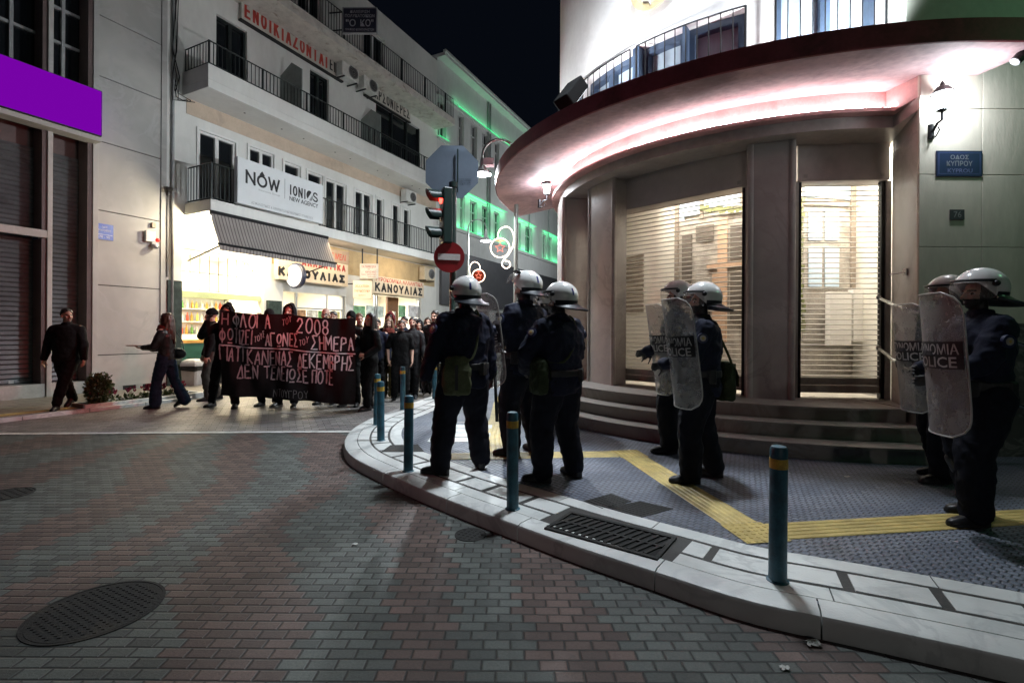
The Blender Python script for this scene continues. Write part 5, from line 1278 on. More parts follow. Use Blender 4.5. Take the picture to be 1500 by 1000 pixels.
def person(label,X,Y,z,yaw,H,o,group=None):
    """o: outfit and pose"""
    t=thing('person',label,'person',(X,Y,z),R(yaw),group);k=H/1.80;t.scale=(k,k,k)
    g=o.get;lean=g('lean',0.);seed=g('seed',1);fem=g('fem',False);bulk=g('bulk',1.)
    py=g('py',0.);pz=g('pz',.95)
    sp=lambda zz:py+lean*(zz-pz)
    hd=g('head',(0,0));Mh=Matrix.Translation((0,sp(1.54),1.54))@Matrix.Rotation(R(hd[0]),4,'Z')@Matrix.Rotation(R(-hd[1]),4,'X')@Matrix.Translation((0,0,-1.54))
    fl,fr=g('fl',(-.13,0,0,8,0)),g('fr',(.13,0,0,-8,0))
    sh=.172 if fem else .19
    SL,SR=V((-sh,sp(1.44),1.44)),V((sh,sp(1.44),1.44))
    hl,hr=V(g('hl',(-.29,.05,.84))),V(g('hr',(.29,.05,.84)))
    el,hl=ik(SL,hl,.30,.27,g('hintl',(-.5,-1,0) if hl.z<1.25 else (-.3,-.1,-1)));er,hr=ik(SR,hr,.30,.27,g('hintr',(.5,-1,0) if hr.z<1.25 else (.3,-.1,-1)))
    legs=[]
    for s,f in ((-1,fl),(1,fr)):
        hip=V((s*.095,py,pz-.03));ft=V(f[:3]);ft.z+=.095
        if len(f)>4 and f[4]: ft=ft+V((0,-.0,.0))
        kn,ank=ik(hip,ft,.42,.42,(math.sin(R(-f[3]))*.4+s*.06,1,0));legs.append((hip,kn,ank,f,s))
    # --- body: one continuous skin surface
    m=MB()
    hr_=lambda c,rx,ry,rz:m.ell(Mh@V(c),rx,ry,rz,Mh.to_3x3())
    hr_((0,-.012,1.695),.074,.094,.092);hr_((0,.03,1.62),.058,.062,.075);hr_((0,.062,1.572),.027,.024,.022)
    hr_((0,.076,1.683),.050,.020,.013);hr_((.037,.066,1.628),.022,.022,.020);hr_((-.037,.066,1.628),.022,.022,.020)
    cap(m,Mh@V((0,.090,1.668)),Mh@V((0,.112,1.628)),.009,.014,8,2);hr_((.013,.096,1.622),.010,.010,.008);hr_((-.013,.096,1.622),.010,.010,.008)
    hr_((0,.086,1.596),.023,.012,.006);hr_((0,.085,1.585),.020,.012,.007)
    for s in (-1,1): hr_((s*.077,-.005,1.645),.010,.020,.031)
    cap(m,(0,sp(1.46),1.46),Mh@V((0,.0,1.585)),.060 if not fem else .05,.054 if not fem else .046)
    m.loft([ringp(0,sp(zz),zz,a,b) for zz,a,b in ((.82,.135,.095),(.95,.15,.105),(1.08,.13,.095),(1.25,.15,.10),(1.38,.155,.10),(1.46,.11,.075),(1.50,.06,.055))])
    for S,E,Hn in ((SL,el,hl),(SR,er,hr)): chain(m,[V((S.x*.55,S.y,S.z-.01)),S,E,Hn],[.06,.055,.042,.029])
    for hip,kn,ank,f,s in legs: chain(m,[hip,kn,ank,ank+V((0,.02,-.05))],[.085,.058,.042,.035])
    if g('showl',True): hand(m,hl,(hl-el) if not g('hdl') else g('hdl'),g('pl',(1,0,0)),1,g('curll',16))
    if g('showr',True): hand(m,hr,(hr-er) if not g('hdr') else g('hdr'),g('pr',(-1,0,0)),-1,g('curlr',16))
    me=remesh(m,g('vox',.0075),2)
    kf=len(me.polygons);ce=np.empty(kf*3);me.polygons.foreach_get('center',ce);ce=ce.reshape(-1,3)
    Mi=np.array(Mh.inverted());hc=ce@Mi[:3,:3].T+Mi[:3,3];idx=np.zeros(kf,dtype=np.int32)
    fr_=(hc[:,1]>.055)&(ce[:,2]>1.4)
    idx[fr_&(((hc[:,0])/.022)**2+((hc[:,2]-1.591)/.009)**2<1)]=1
    for s in (-1,1):
        idx[fr_&(((hc[:,0]-s*.031)/.015)**2+((hc[:,2]-1.660)/.0075)**2<1)]=3
        idx[fr_&(((hc[:,0]-s*.031)/.0075)**2+((hc[:,2]-1.660)/.008)**2<1)]=2
        idx[fr_&(np.abs(hc[:,0]-s*.033)<.02)&(np.abs(hc[:,2]-1.681)<.0055)]=4
    if g('beard'): idx[(hc[:,1]>-.01)&(hc[:,2]<1.598)&(hc[:,2]>1.53)&(np.abs(hc[:,0])<.075)&(ce[:,2]>1.5)&(idx==0)]=6;idx[fr_&(np.abs(hc[:,0])<.028)&(np.abs(hc[:,2]-1.605)<.006)]=4
    if g('mask'): idx[(hc[:,1]>.0)&(hc[:,2]<1.622)&(ce[:,2]>1.46)&(hc[:,2]>1.48)]=5;idx[(hc[:,1]<.035)&(ce[:,2]>1.44)&(np.abs(hc[:,0])<.12)]=5
    if g('gloves'):
        for c in (hl,hr): idx[np.linalg.norm(ce-np.array(c),axis=1)<.23*1]=np.where((ce[np.linalg.norm(ce-np.array(c),axis=1)<.23][:,2]<1.5),5,0)
    body=link('body',me,[g('skin',SK[0]),M_lip,M_eye,M_ew,g('hairm',H_BLK),M_glove,M_stub],t);me.polygons.foreach_set('material_index',idx)
    # --- trousers
    m=MB();w=g('legw',1.)
    m.loft([ringp(0,sp(zz),zz,a*(1 if not fem else .95),b) for zz,a,b in ((.80,.15,.115),(.88,.172,.128),(.97,.17,.122),(1.06,.155,.112))])
    flare=g('flare',1.)
    for hip,kn,ank,f,s in legs:
        a2=ank+V((0,0,.0));chain(m,[hip,hip.lerp(kn,.5),kn,kn.lerp(a2,.45),a2],[.108*w,.098*w,.080*w,.076*w*(.6+.4*flare),.066*w*flare])
        if g('cargo'): m.ell(hip.lerp(kn,.62)+V((s*.075,-.0,0)),.035,.075,.10);chain(m,[kn,kn.lerp(ank,.5),ank],[.088,.085,.078])
    tr=link('trousers',remesh(m,.014,3,.009,seed,(7,7,10)),g('trousers',C_BLK),t)
    if g('pads'):
        for hip,kn,ank,f,s in legs:
            m=MB();fw=V((math.sin(R(-f[3])),math.cos(R(f[3])),0))
            m.ell(kn+fw*.062,.062,.035,.075);cap(m,kn+fw*.055-V((0,0,.08)),ank+fw*.05+V((0,0,.10)),.055,.045)
            link('shin_guard',remesh(m,.012,2),mat('shin_guard_plastic',(.016,.016,.018),.35),t)
    # --- boots
    for hip,kn,ank,f,s in legs:
        m=MB();Mf=Matrix.Translation(V(f[:3]))@Matrix.Rotation(R(f[3]),4,'Z')
        if len(f)>4 and f[4]: Mf=Mf@Matrix.Translation((0,.12,0))@Matrix.Rotation(R(-f[4]),4,'X')@Matrix.Translation((0,-.12,0))
        rings=[]
        for yy,hw,hh in ((-.085,.018,.05),(-.08,.034,.085),(-.03,.042,.11),(.03,.043,.105),(.09,.047,.075),(.15,.046,.060),(.185,.034,.048),(.20,.012,.03)):
            rings.append([Mf@V((hw*a,yy,zz)) for a,zz in ((-.9,.0),(-1,.022),(-.95,hh*.6),(-.5,hh),(.5,hh),(.95,hh*.6),(1,.022),(.9,.0))])
        m.loft(rings)
        top=.26 if g('boots') else .13
        cap(m,Mf@V((0,-.03,.07)),ank+(kn-ank).normalized()*(top-.09),.048,.058 if g('boots') else .046)
        me=remesh(m,.010,2);kf=len(me.polygons);ce=np.empty(kf*3);me.polygons.foreach_get('center',ce);ce=ce.reshape(-1,3)
        lo=np.array(Mf.inverted());lc=ce@lo[:3,:3].T+lo[:3,3]
        o2=link('boot' if g('boots') else 'shoe',me,g('shoes',[M_boot,M_sole]),t);me.polygons.foreach_set('material_index',(lc[:,2]<.026).astype(np.int32))
    # --- jacket
    m=MB();j=bulk;hem=g('hem',.84);hs=g('hemw',1.)
    prof=[(hem,.182*hs,.135*hs),(hem+.08,.186,.138),(.98,.180,.132),(1.10,.176,.130),(1.25,.190,.138),(1.36,.188,.135),(1.43,.155,.115),(1.48,.105,.09)]
    if fem: prof=[(a,b*(.88 if a<1.2 else .9),c*.92) for a,b,c in prof]
    prof=[(a,b*j,c*j) for a,b,c in prof if a>=hem]
    m.loft([ringp(0,sp(a)-.005,a,b,c) for a,b,c in prof])
    cr=.078 if not g('hoodup') else .085
    m.loft([ringp(0,sp(a),a,r_,r_) for a,r_ in ((1.44,cr+.03),(1.50,cr),(1.545,cr-.004))])
    sl=g('sleeve',1.)
    for S,E,Hn in ((SL,el,hl),(SR,er,hr)):
        c=V((S.x*.5,S.y,S.z-.015))
        if sl>.9: chain(m,[c,V((S.x*.97,S.y,S.z-.035)),S.lerp(E,.5),E,E.lerp(Hn,.5),Hn-(Hn-E).normalized()*.01],[.080*j,.080*j,.072*j,.064*j,.058*j,.048*j])
        else: chain(m,[c,V((S.x,S.y,S.z-.02)),S.lerp(E,.85)],[.08*j,.078*j,.068*j])
    jk=link('jacket',remesh(m,.013,3,g('fold',.007),seed+5,(6,6,7)),g('jacket',C_BLK),t)
    if g('belt'):
        m=MB();a=1.0;m.loft([ringp(0,sp(zz),zz,.196*j,.150*j) for zz in (a-.03,a+.03)]);
        for q in (40,130,200,300): m.obox((.19*j*math.cos(R(q)),sp(a)+.15*j*math.sin(R(q)),a-.02),.075,.05,.12,R(q-90))
        link('duty_belt',remesh(m,.010,1),M_glove,t)
    if g('badge'):
        for S,E,s in ((SL,el,-1),(SR,er,1)):
            c=S.lerp(E,.42)+V((s*.078*j,0,0));d=(E-S).normalized();n=V((s,-.25,.25)).normalized();n=(n-d*n.dot(d)).normalized();u=d.cross(n)
            c=S.lerp(E,.42)+n*.086*j
            Mb=Matrix((u,d,n)).transposed();m=MB();m.lathe([(.045,-.02),(.045,.003),(.001,.006)],18,c,M=Mb);ob=m.build('sleeve_badge',M_badge,jk,world=False)
            m=MB();m.lathe([(.028,.002),(.026,.0085),(.001,.010)],12,c,M=Mb);m.build('emblem',M_badg2,jk,world=False)
            m=MB();m.lathe([(.012,.010),(.001,.013)],8,c,M=Mb);m.build('emblem',M_badg3,jk,world=False)
    # --- head wear and hair
    hm=g('hairm',H_BLK);hair=g('hair','short');M4=Mh
    if hair in('short','bald','long','bun'):
        m=MB()
        if hair=='bald': lim=lambda az:(100 if azd(az)>75 else 20)
        else: lim=lambda az: 52+ (34 if azd(az)>48 else 34*azd(az)/48) + (26 if azd(az)>100 else max(0,(azd(az)-70))*26/30)
        if hair!='bald':
            shell(m,(0,-.014,1.70),(.083,.103,.098),lim,.025,M4,36,10)
            if hair=='long':
                for q in range(17):
                    az=62+q*236/16;dx,dy=-math.sin(R(az)),math.cos(R(az));rr_=random.Random(seed*31+q);L_=g('hlen',.34)*rr_.uniform(.85,1.1)
                    P=[M4@V((dx*.072,dy*.088-.012,1.735)),M4@V((dx*.085,dy*.1-.012,1.66)),M4@V((dx*.092+rr_.uniform(-.01,.01),dy*.10-.012,1.58)),M4@V((dx*.11+rr_.uniform(-.015,.015),dy*.115-.005,1.60-L_*.6)),M4@V((dx*.115,dy*.12-.0,1.60-L_))]
                    chain(m,P,[.018,.024,.026,.026,.012])
            link('hair',remesh(m,.0095,2,.005,seed,(30,30,8)),hm,t)
    if hair=='beanie':
        m=MB();shell(m,(0,-.012,1.70),(.088,.108,.115),lambda az:84+ (22 if azd(az)>60 else 22*azd(az)/60),.03,M4,36,10)
        link('beanie',remesh(m,.010,2,.004,seed),g('hat',C_BLK),t)
    if g('hoodup'):
        m=MB();shell(m,(0,-.02,1.665),(.115,.135,.165),lambda az:(38 if azd(az)<38 else 38+min(1,(azd(az)-38)/30)*112),.024,M4,44,14)
        m.ell(M4@V((0,-.07,1.80)),.05,.06,.06,M4.to_3x3())
        chain(m,[V((-.10,sp(1.5),1.50)),V((0,sp(1.5)-.10,1.52)),V((.10,sp(1.5),1.50))],[.05,.06,.05])
        link('hood',remesh(m,.011,3,.006,seed),g('hoodm',g('jacket',C_BLK)),t)
    if g('scarf'):
        m=MB()
        for zz,r_ in ((1.50,.10),(1.53,.095),(1.47,.11)): m.tube([(r_*math.sin(q*.35),sp(zz)+.012+r_*.95*math.cos(q*.35),zz+.012*math.sin(q*1.3)) for q in range(18)],.035,8,closed=True)
        m.ell((0,sp(1.35)+.115,1.34),.075,.03,.13);link('scarf',remesh(m,.010,2,.006,seed),g('scarf'),t)
    if g('glasses'):
        m=MB()
        for s in (-1,1): m.tube([M4@V((s*.032+.024*math.cos(q*.4),.102,1.657+.018*math.sin(q*.4))) for q in range(16)],.003,5,closed=True);m.tube([M4@V((s*.056,.098,1.66)),M4@V((s*.078,.0,1.655))],.003,5)
        m.tube([M4@V((-.01,.105,1.66)),M4@V((.01,.105,1.66))],.003,5);m.build('glasses',M_blackm,t,world=False)
    if g('helmet'):
        c=(0,-.014,1.705);r=(.138,.166,.150)
        lim=lambda az: 78 if azd(az)<50 else (78+ (azd(az)-50)/40*36 if azd(az)<90 else 114)
        m=MB();shell(m,c,r,lim,.018,M4,48,14);he=m.build('helmet',M_helm,t,smooth='auto',world=False)
        m=MB();hq=[]
        for az in range(92,269,8):
            a_=R(az);wv=max(0.,-math.cos(a_))**.6;dx,dy=-math.sin(a_),math.cos(a_);row=[]
            def P_(po,k): 
                po=R(po);return V((dx*math.sin(po)*r[0]*k,dy*math.sin(po)*r[1]*k,math.cos(po)*r[2]))
            for q_ in (P_(103,1.012),P_(112,1.03),P_(116,1.04)+V((dx*.045*wv,dy*.05*wv,-.022*wv)),P_(118,1.04)+V((dx*.10*wv,dy*.12*wv,-.045*wv)),P_(121,1.02)+V((dx*.098*wv,dy*.118*wv,-.052*wv)),P_(122,1.0)+V((dx*.03*wv,dy*.04*wv,-.03*wv)),P_(120,.95),P_(108,.95)): row.append(M4@(V(c)+q_))
            hq.append(row)
        m.loft(hq,True,True);m.build('neck_guard',M_guard,he,smooth='auto',world=False)
        m=MB()
        for az0,az1,p0,p1 in ((152,160,58,84),):
            rows=[]
            for q in range(6):
                az=az0+(az1-az0)*q/5;row=[]
                for po_ in (p0,(p0+p1)/2,p1):
                    po=R(po_);d=V((-math.sin(R(az))*math.sin(po),math.cos(R(az))*math.sin(po),math.cos(po)));row.append(M4@(V(c)+V((d.x*(r[0]+.0015),d.y*(r[1]+.0015),d.z*(r[2]+.0015)))))
                rows.append(row)
            m.loft(rows,False,False)
        m.build('blue_mark',M_hblue,he,world=False)
        up=g('visor','down')
        p0,p1=(74,122) if up=='down' else (38,84)
        rows=[]
        for az in range(-84,85,7):
            row=[]
            for q in range(7):
                po=R(p0+(p1-p0)*q/6);a_=R(az);kk=1.10+ (.10 if up=='up' else .06*q/6)
                d=V((-math.sin(a_)*math.sin(po),math.cos(a_)*math.sin(po),math.cos(po)));row.append(M4@(V(c)+V((d.x*r[0]*kk,d.y*r[1]*kk+(.02 if up=='up' else .0),d.z*r[2]*(1.08 if up=='down' else 1.12)))))
            rows.append(row)
        m=MB();m.loft(rows,False,False);m.build('visor',M_visor,he,smooth='auto',world=False)
        m=MB();m.tube([rw[0] for rw in rows],.010,6);
        for e_ in (rows[0],rows[-1]): m.ell(e_[1],.022,.022,.022)
        m.build('visor_trim',M_blackm,he,world=False)
    t['_']=0;del t['_']
    return t
# ---------------------------------------------------------------- riot officers
OFF=dict(jacket=C_NAVY,trousers=C_NAVT,boots=True,cargo=True,helmet=True,hair='none',gloves=True,badge=True,belt=True,bulk=1.18,fold=.015,mask=True,legw=1.42,hem=.80,hemw=.95)
def foot_xy(fx,fy,z=PZ): return G(fx,fy,z)
def scaleH(fy,ty,Yd,z,extra): return (fy-ty)/FPX*Yd-extra
def officer(label,fx,fy,ty,yaw,extra=.055,**k):
    X,Y=G(fx,fy,PZ);ztop=at(fx,ty,Y)[2];H=(ztop-PZ-.01)/1.845*1.80
    return person(label,X,Y,PZ,yaw,H,{**OFF,**k},'riot officers in navy uniforms'),X,Y,H
GRP='riot officers in navy uniforms'
oA,XA,YA,HA=officer('riot officer with an olive hip bag and a baton, nearest the banner',679,690,404,32,seed=1,fl=(-.23,.02,0,42,0),fr=(.20,.03,0,-22,0),hl=(-.36,.10,.86),hr=(.33,.08,.88),head=(8,-4),visor='down',bulk=1.24)
oB,XB,YB,HB=officer('tall riot officer with raised clear visor, holding a shield in front',768,664,396,48,seed=2,fl=(-.16,.03,0,25,0),fr=(.15,-.03,0,-10,0),hl=(-.20,.40,1.10),hr=(.18,.36,1.12),head=(14,-2),visor='up',bulk=1.28)
oC,XC,YC,HC=officer('riot officer with an elbow out and hand at the waist, standing behind the front bollard',818,700,412,38,seed=3,fl=(-.20,.0,0,38,0),fr=(.17,-.04,0,-6,0),hl=(-.20,.26,1.02),hr=(.16,.22,1.0),hintl=(-1,-.6,0),hintr=(1,-.5,0),head=(20,-2),visor='down',bulk=1.26)
X,Y=G(797,485+711*1.38/7.4,PZ);oD=person('riot officer mostly hidden behind two others by the shop pillar',X,7.4,PZ,50,(at(797,427,7.4)[2]-PZ)/1.845*1.8,{**OFF,'seed':4},GRP)
oE,XE,YE,HE=officer('riot officer with a dark green hip bag and shield before the big shutter',1026,702,412,76,seed=5,fl=(-.14,.10,0,8,0),fr=(.14,-.14,0,-12,0),hl=(-.12,.34,1.08),hr=(.30,-.10,.96),hintr=(.6,-1,0),head=(2,-2),visor='down',bulk=1.2,pads=True)
oF,XF,YF,HF=officer('riot officer half hidden behind another one, with a shield, in front of the shop steps',990,660,410,78,seed=6,fl=(-.12,.08,0,6,0),fr=(.13,-.10,0,-8,0),hl=(-.14,.32,1.08),hr=(.16,.25,1.05),visor='down')
oG,XG,YG,HG=officer('riot officer nearest the camera at the right edge, in profile behind a shield',1431,762,392,84,seed=7,fl=(-.12,.10,0,4,0),fr=(.13,-.10,0,-14,0),hl=(-.10,.34,1.06),hr=(.16,.28,1.10),head=(0,-2),visor='down',bulk=1.14,pads=True,vox=.006)
oH,XH,YH,HH=officer('riot officer with red tinted helmet hidden behind the rightmost officer and two shields',1386,702,402,84,seed=8,fl=(-.12,.12,0,4,0),fr=(.13,-.06,0,-10,0),hl=(-.12,.32,1.08),hr=(.16,.26,1.06),visor='down')
# shields
M_sh=mat('clear_shield',(.42,.41,.40),.28,var=.2,scale=7,alpha=.42,spec=.7,dirt=(.45,.44,.42,.5))
M_shb=mat('shield_band',(.010,.010,.012),.5);M_sht=mat('shield_letters',(.50,.49,.48),.5);M_edge=mat('shield_edge',(.5,.49,.47),.3,alpha=.8)
def shield(label,X,Y,z0,z1,ang,tilt=0.,roll=0.,hw=.27,Rc=.34):
    """ang: compass of the outward normal in degrees (world, from +X)"""
    t=thing('riot_shield',label,'shield',(X,Y,z0),0,'clear riot shields');h=z1-z0
    N=V((math.cos(R(ang)),math.sin(R(ang)),0));Rg=V((0,0,1)).cross(N)*1.
    Rt=(-N).cross(V((0,0,1)))
    Mt=Matrix.Rotation(R(tilt),3,N)@Matrix.Rotation(R(roll),3,Rt)
    def S(u,v,d=0.):   # u across (metres on the arc, right as read), v up, d outwards
        a=u/Rc;p=Rt*(Rc+d)*math.sin(a)+N*((Rc+d)*math.cos(a)-Rc)+V((0,0,v-h*.5))
        return V((X,Y,z0+h*.5))+Mt@p
    outl=[]
    for k in range(64):
        a=k*2*math.pi/64;c,s=math.cos(a),math.sin(a);outl.append((hw*math.copysign(abs(c)**.42,c),h/2+h/2*math.copysign(abs(s)**.30,s)))
    m=MB();nv=24;nu=14;grid=[]
    for i in range(nv+1):
        v=h*i/nv;q=abs(v-h/2)/(h/2);w=hw*(1-max(0,q)**9)**.30 if q<1 else hw*.55
        w=max(w,hw*.55);grid.append([(w*(2*j/nu-1),v) for j in range(nu+1)])
    for d in (0.,-.004): m.loft([[S(u,v,d) for u,v in row] for row in grid],False,False)
    m.build('plate',M_sh,t,smooth='auto')
    ed=[(g_[0]) for g_ in grid]+[g for g in grid[-1][1:-1]]+[g_[-1] for g_ in grid[::-1]]+[g for g in grid[0][-2:0:-1]]
    m=MB();m.tube([S(u,v) for u,v in ed],.006,5,closed=True);m.build('edge',M_edge,t,smooth=True)
    m=MB();b0,b1=h*.47,h*.66;m.loft([[S(u,v,.003) for v in (b0,b1)] for u in [hw*.94*(k/8-1) for k in range(17)]],False,False);m.build('band',M_shb,t,smooth=True)
    m=MB()
    for st,v0,hh,w in (('ΑΣΤΥΝΟΜΙΑ',h*.57,h*.075,hw*1.72),('POLICE',h*.48,h*.075,hw*1.3)):
        letters(m,st,lambda x,y:S(x,y,.0055),w,hh,-w/2 if st!='POLICE' else -w/2+.04,v0,.02)
    m.build('lettering',M_sht,t)
    m=MB();m.tube([S(-.06,h*.62,-.0),S(-.06,h*.62,-.06),S(-.06,h*.5,-.06),S(-.06,h*.5,0)],.012,8);m.build('handle',M_blackm,t)
    m=MB();m.lathe([(.08,0),(.07,.03),(.001,.03)],14,S(.0,h*.56,-.045));m.build('arm_pad',M_shb,t)
    return t
def sh_at(px,py0,py1,Y,ang,label,**k):
    X=at(px,(py0+py1)/2,Y)[0];z1=at(px,py0,Y)[2];z0=at(px,py1,Y)[2];shield(label,X,Y,z0,z1,ang,**k)
sh_at(708,431,566,YB-.15,211,'clear riot shield with scuffed bright top, held between the two left officers',roll=8)
sh_at(985,438,598,YE-.25,190,'clear riot shield leaning slightly, held by the officer in front of the big shutter',roll=8)
sh_at(958,446,578,YF-.2,190,'clear riot shield partly behind another one, in front of the big shutter',roll=8)
sh_at(1361,431,634,YG-.2,163,'clear riot shield nearest the camera with pinkish lettering, at the right edge',roll=4)
sh_at(1322,446,602,YH-.2,172,'clear riot shield behind the nearest one, against the marble door reveal',roll=5)
# pouches on straps, batons
M_ol=cloth('olive_canvas',(.085,.095,.05),.8,var=.3);M_dkol=cloth('dark_olive',(.035,.045,.022),.8)
def pouch(label,par,lx,ly,lz,rz,w,h,d,mt,shx):
    M=full(par);W=lambda p:M@V(p)
    t=thing('shoulder_bag',label,'bag',tuple(W((lx,ly,lz))),0,'canvas pouches of the officers');Mz=Matrix.Rotation(R(rz),3,'Z');c=V((lx,ly,lz))
    m=MB();rr_=[]
    for zz,f_ in ((-h/2,.75),(-h*.45,.95),(-h*.2,1.06),(h*.15,1.),(h*.42,.86),(h/2,.6)): rr_.append([c+Mz@V((p.x,p.y,zz)) for p in ringp(0,0,0,w/2*f_,d/2*f_,16,3)])
    m.loft(rr_);me=remesh(m,.009,2,.008,3,(14,14,10));me.transform(M);link('bag_body',me,mt,t).matrix_parent_inverse=full(t).inverted()
    m=MB();m.loft([[W(c+Mz@V((x,-d/2*1.14-.006+(0 if zz<h*.3 else .03),zz))) for x in (-w*.42,w*.42)] for zz in (-h*.12,h*.15,h*.36,h*.47)],False,False);m.build('flap',mt,t)
    m=MB();m.loft([[W(c+Mz@V((x,-d/2*1.16-.012,zz))) for x in (-.014,.014)] for zz in (-h*.35,h*.3)],False,False);m.build('buckle_strap',M_glove,t)
    P=[W(c+V((0,.0,h*.45))),W(c*.5+V((shx*.3,-.16,.62))),W((shx*.6,-.15,1.34)),W((shx,-.02,1.53)),W((shx*.7,.15,1.38))]
    m=MB();m.tube(smooth3(P),.012,5);m.build('strap',mt,t)
pouch('olive canvas shoulder bag on the left hip of the officer nearest the banner',oA,-.17,-.20,.93,-28,.25,.34,.14,M_ol,.12)
pouch('dark olive bag on the left hip of the officer behind the front bollard',oC,-.27,-.02,.98,70,.24,.32,.13,M_dkol,.12)
pouch('dark green bag on the hip of the officer in front of the big shutter',oE,.10,-.22,.92,15,.27,.36,.14,M_dkol,-.1)
def baton(label,par,a,b):
    M=full(par);t=thing('baton',label,'baton',tuple(M@V(a)),0);m=MB();m.tube([M@V(a),M@V(b)],.017,10);m.build('shaft',M_blackm,t,smooth=True)
    m=MB();p=V(a).lerp(V(b),.22);m.tube([M@V(a),M@p],.021,10);m.build('grip',M_glove,t,smooth=True)
baton('black baton hanging at the right hip of the officer nearest the banner',oA,(.36,.05,1.02),(.33,-.06,.45))
# ---------------------------------------------------------------- marchers and passers-by
def civ(label,fx,fy,ty,yaw,group=None,z=0.,top=1.80,Yd=None,**k):
    if Yd: X=at(fx,485,Yd)[0];Y=Yd
    else: X,Y=G(fx,fy,z)
    zt=at(fx,ty,Y)[2];H=(zt-z)/top*1.80
    return person(label,X,Y,z,yaw,H,k,group),X,Y,H
civ('man in black jacket striding along the left pavement, looking over his shoulder',97,598,451,200,None,.06,1.80,seed=11,head=(48,0),fl=(.05,.22,0,6,0),fr=(.02,-.30,.03,-12,28),hl=(-.30,.12,.86),hr=(.33,.0,.84),hair='short',hairm=H_BLK,skin=SK[1],beard=True,bulk=1.10,legw=1.05)
pw,XW,YW,HW=civ('woman with long brown hair and flared jeans walking left with papers in hand',243,598,458,98,None,0.,1.795,seed=12,fem=True,head=(4,2),fl=(-.05,.16,0,0,0),fr=(.06,-.30,.045,-4,32),hl=(-.10,.34,1.14),hr=(.10,.30,1.10),pl=(0,0,1),pr=(0,0,1),hdl=(.1,1,0),hdr=(-.1,1,0),hair='long',hairm=H_BRN,jacket=C_LEA,trousers=C_JEAN,flare=1.45,scarf=C_RUST,hem=.92,hlen=.36)
M=full(pw);t=thing('paper_stack','fanned stack of leaflets held out by the walking woman','papers',tuple(M@V((0,.42,1.17))))
for i,(dx,rz,c) in enumerate(((0,4,(.55,.5,.48)),(.01,-6,(.6,.55,.55)),(-.01,14,(.62,.45,.47)))):
    m=MB(full(pw));m.obox((dx,.47+.015*i,1.172+.007*i),.21,.30,.005,R(rz));m.build('sheet',mat('paper_%d'%i if False else ('paper_grey','paper_white','paper_pink')[i],c,.7),t)
t=thing('handbag','black bag carried behind the elbow of the walking woman','bag',tuple(M@V((.12,-.22,1.05))))
m=MB();m.ell((.17,-.13,1.02),.06,.14,.10);me=remesh(m,.010,2,.006,4);me.transform(M);link('bag_body',me,C_LEA,t).matrix_parent_inverse=full(t).inverted()
m=MB(M);m.tube(smooth3([(.17,-.05,1.10),(.21,-.03,1.28),(.15,-.0,1.47),(.15,-.1,1.43),(.2,-.18,1.25),(.17,-.22,1.10)]),.010,5);m.build('strap',C_LEA,t)
MR='marchers behind the banner'
civ('young man in dark beanie and brown grey trousers at the left end of the banner',310,586,451,125,MR,0.,1.81,seed=13,head=(-4,4),hair='beanie',trousers=C_GRYT,jacket=C_BLK,fl=(-.10,.06,0,5,0),fr=(.13,-.12,0,-14,0),hl=(-.26,.10,.86),hr=(.27,.12,.88),bulk=1.05)
civ('hooded marcher in black holding the left end of the banner, boots showing below it',332,599,444,176,MR,0.,1.83,Yd=9.4,seed=14,hoodup=True,mask=True,head=(10,-2),fl=(-.20,.05,0,24,0),fr=(.30,-.05,0,0,0),hl=(-.30,.16,1.45),hr=(.24,.16,1.5))
civ('marcher with dark hair just showing above the word ΦΛΟΓΑ on the banner',394,594,452,180,MR,0.,1.81,Yd=9.6,seed=15,mask=True,hair='beanie',hl=(-.2,.24,1.4),hr=(.2,.24,1.4))
civ('marcher in a tall pointed black hood above the middle of the banner',423,596,441,182,MR,0.,1.86,Yd=9.5,seed=16,hoodup=True,mask=True,head=(0,-10),fl=(-.12,.05,0,14,0),fr=(.18,-.02,0,-20,0),hl=(-.24,.18,1.5),hr=(.2,.18,1.5),bulk=1.12,shoes=[M_boot,M_snk])
civ('bald man with dark glasses looking over the banner beside the year 2008',477,590,451,186,MR,0.,1.79,Yd=9.9,seed=17,hair='bald',glasses=True,beard=True,skin=SK[0],hairm=H_GRY)
civ('grey haired man whose head shows just right of the bald man with glasses',488,590,455,190,MR,0.,1.80,Yd=10.5,seed=18,hairm=H_GRY,jacket=C_GRNJ)
civ('marcher in a black beanie and face covering at the top right corner of the banner',514,592,455,178,MR,0.,1.81,Yd=9.6,seed=19,hair='beanie',mask=True,hl=(-.2,.24,1.3),hr=(.2,.24,1.4))
civ('fair haired man looking past the right edge of the banner',526,585,458,190,MR,0.,1.80,Yd=10.4,seed=20,head=(20,0),hairm=H_LBR,jacket=C_BRNJ)
civ('woman with dark wavy hair and long black coat gripping the right edge of the banner',541,600,458,140,MR,0.,1.795,seed=21,fem=True,head=(14,-4),hair='long',hairm=H_BLK,hlen=.30,fl=(-.08,.10,0,4,0),fr=(.10,-.08,0,-14,0),hl=(-.20,.22,1.02),hr=(.10,.26,1.08),hdl=(.5,.9,.0),curll=45,curlr=40,jacket=C_BLK,hem=.62,hemw=1.05,skin=SK[1])
civ('marcher in black seen between the two long haired women',552,588,466,186,MR,0.,1.80,Yd=10.6,seed=22,hairm=H_BLK,jacket=C_NVJ)
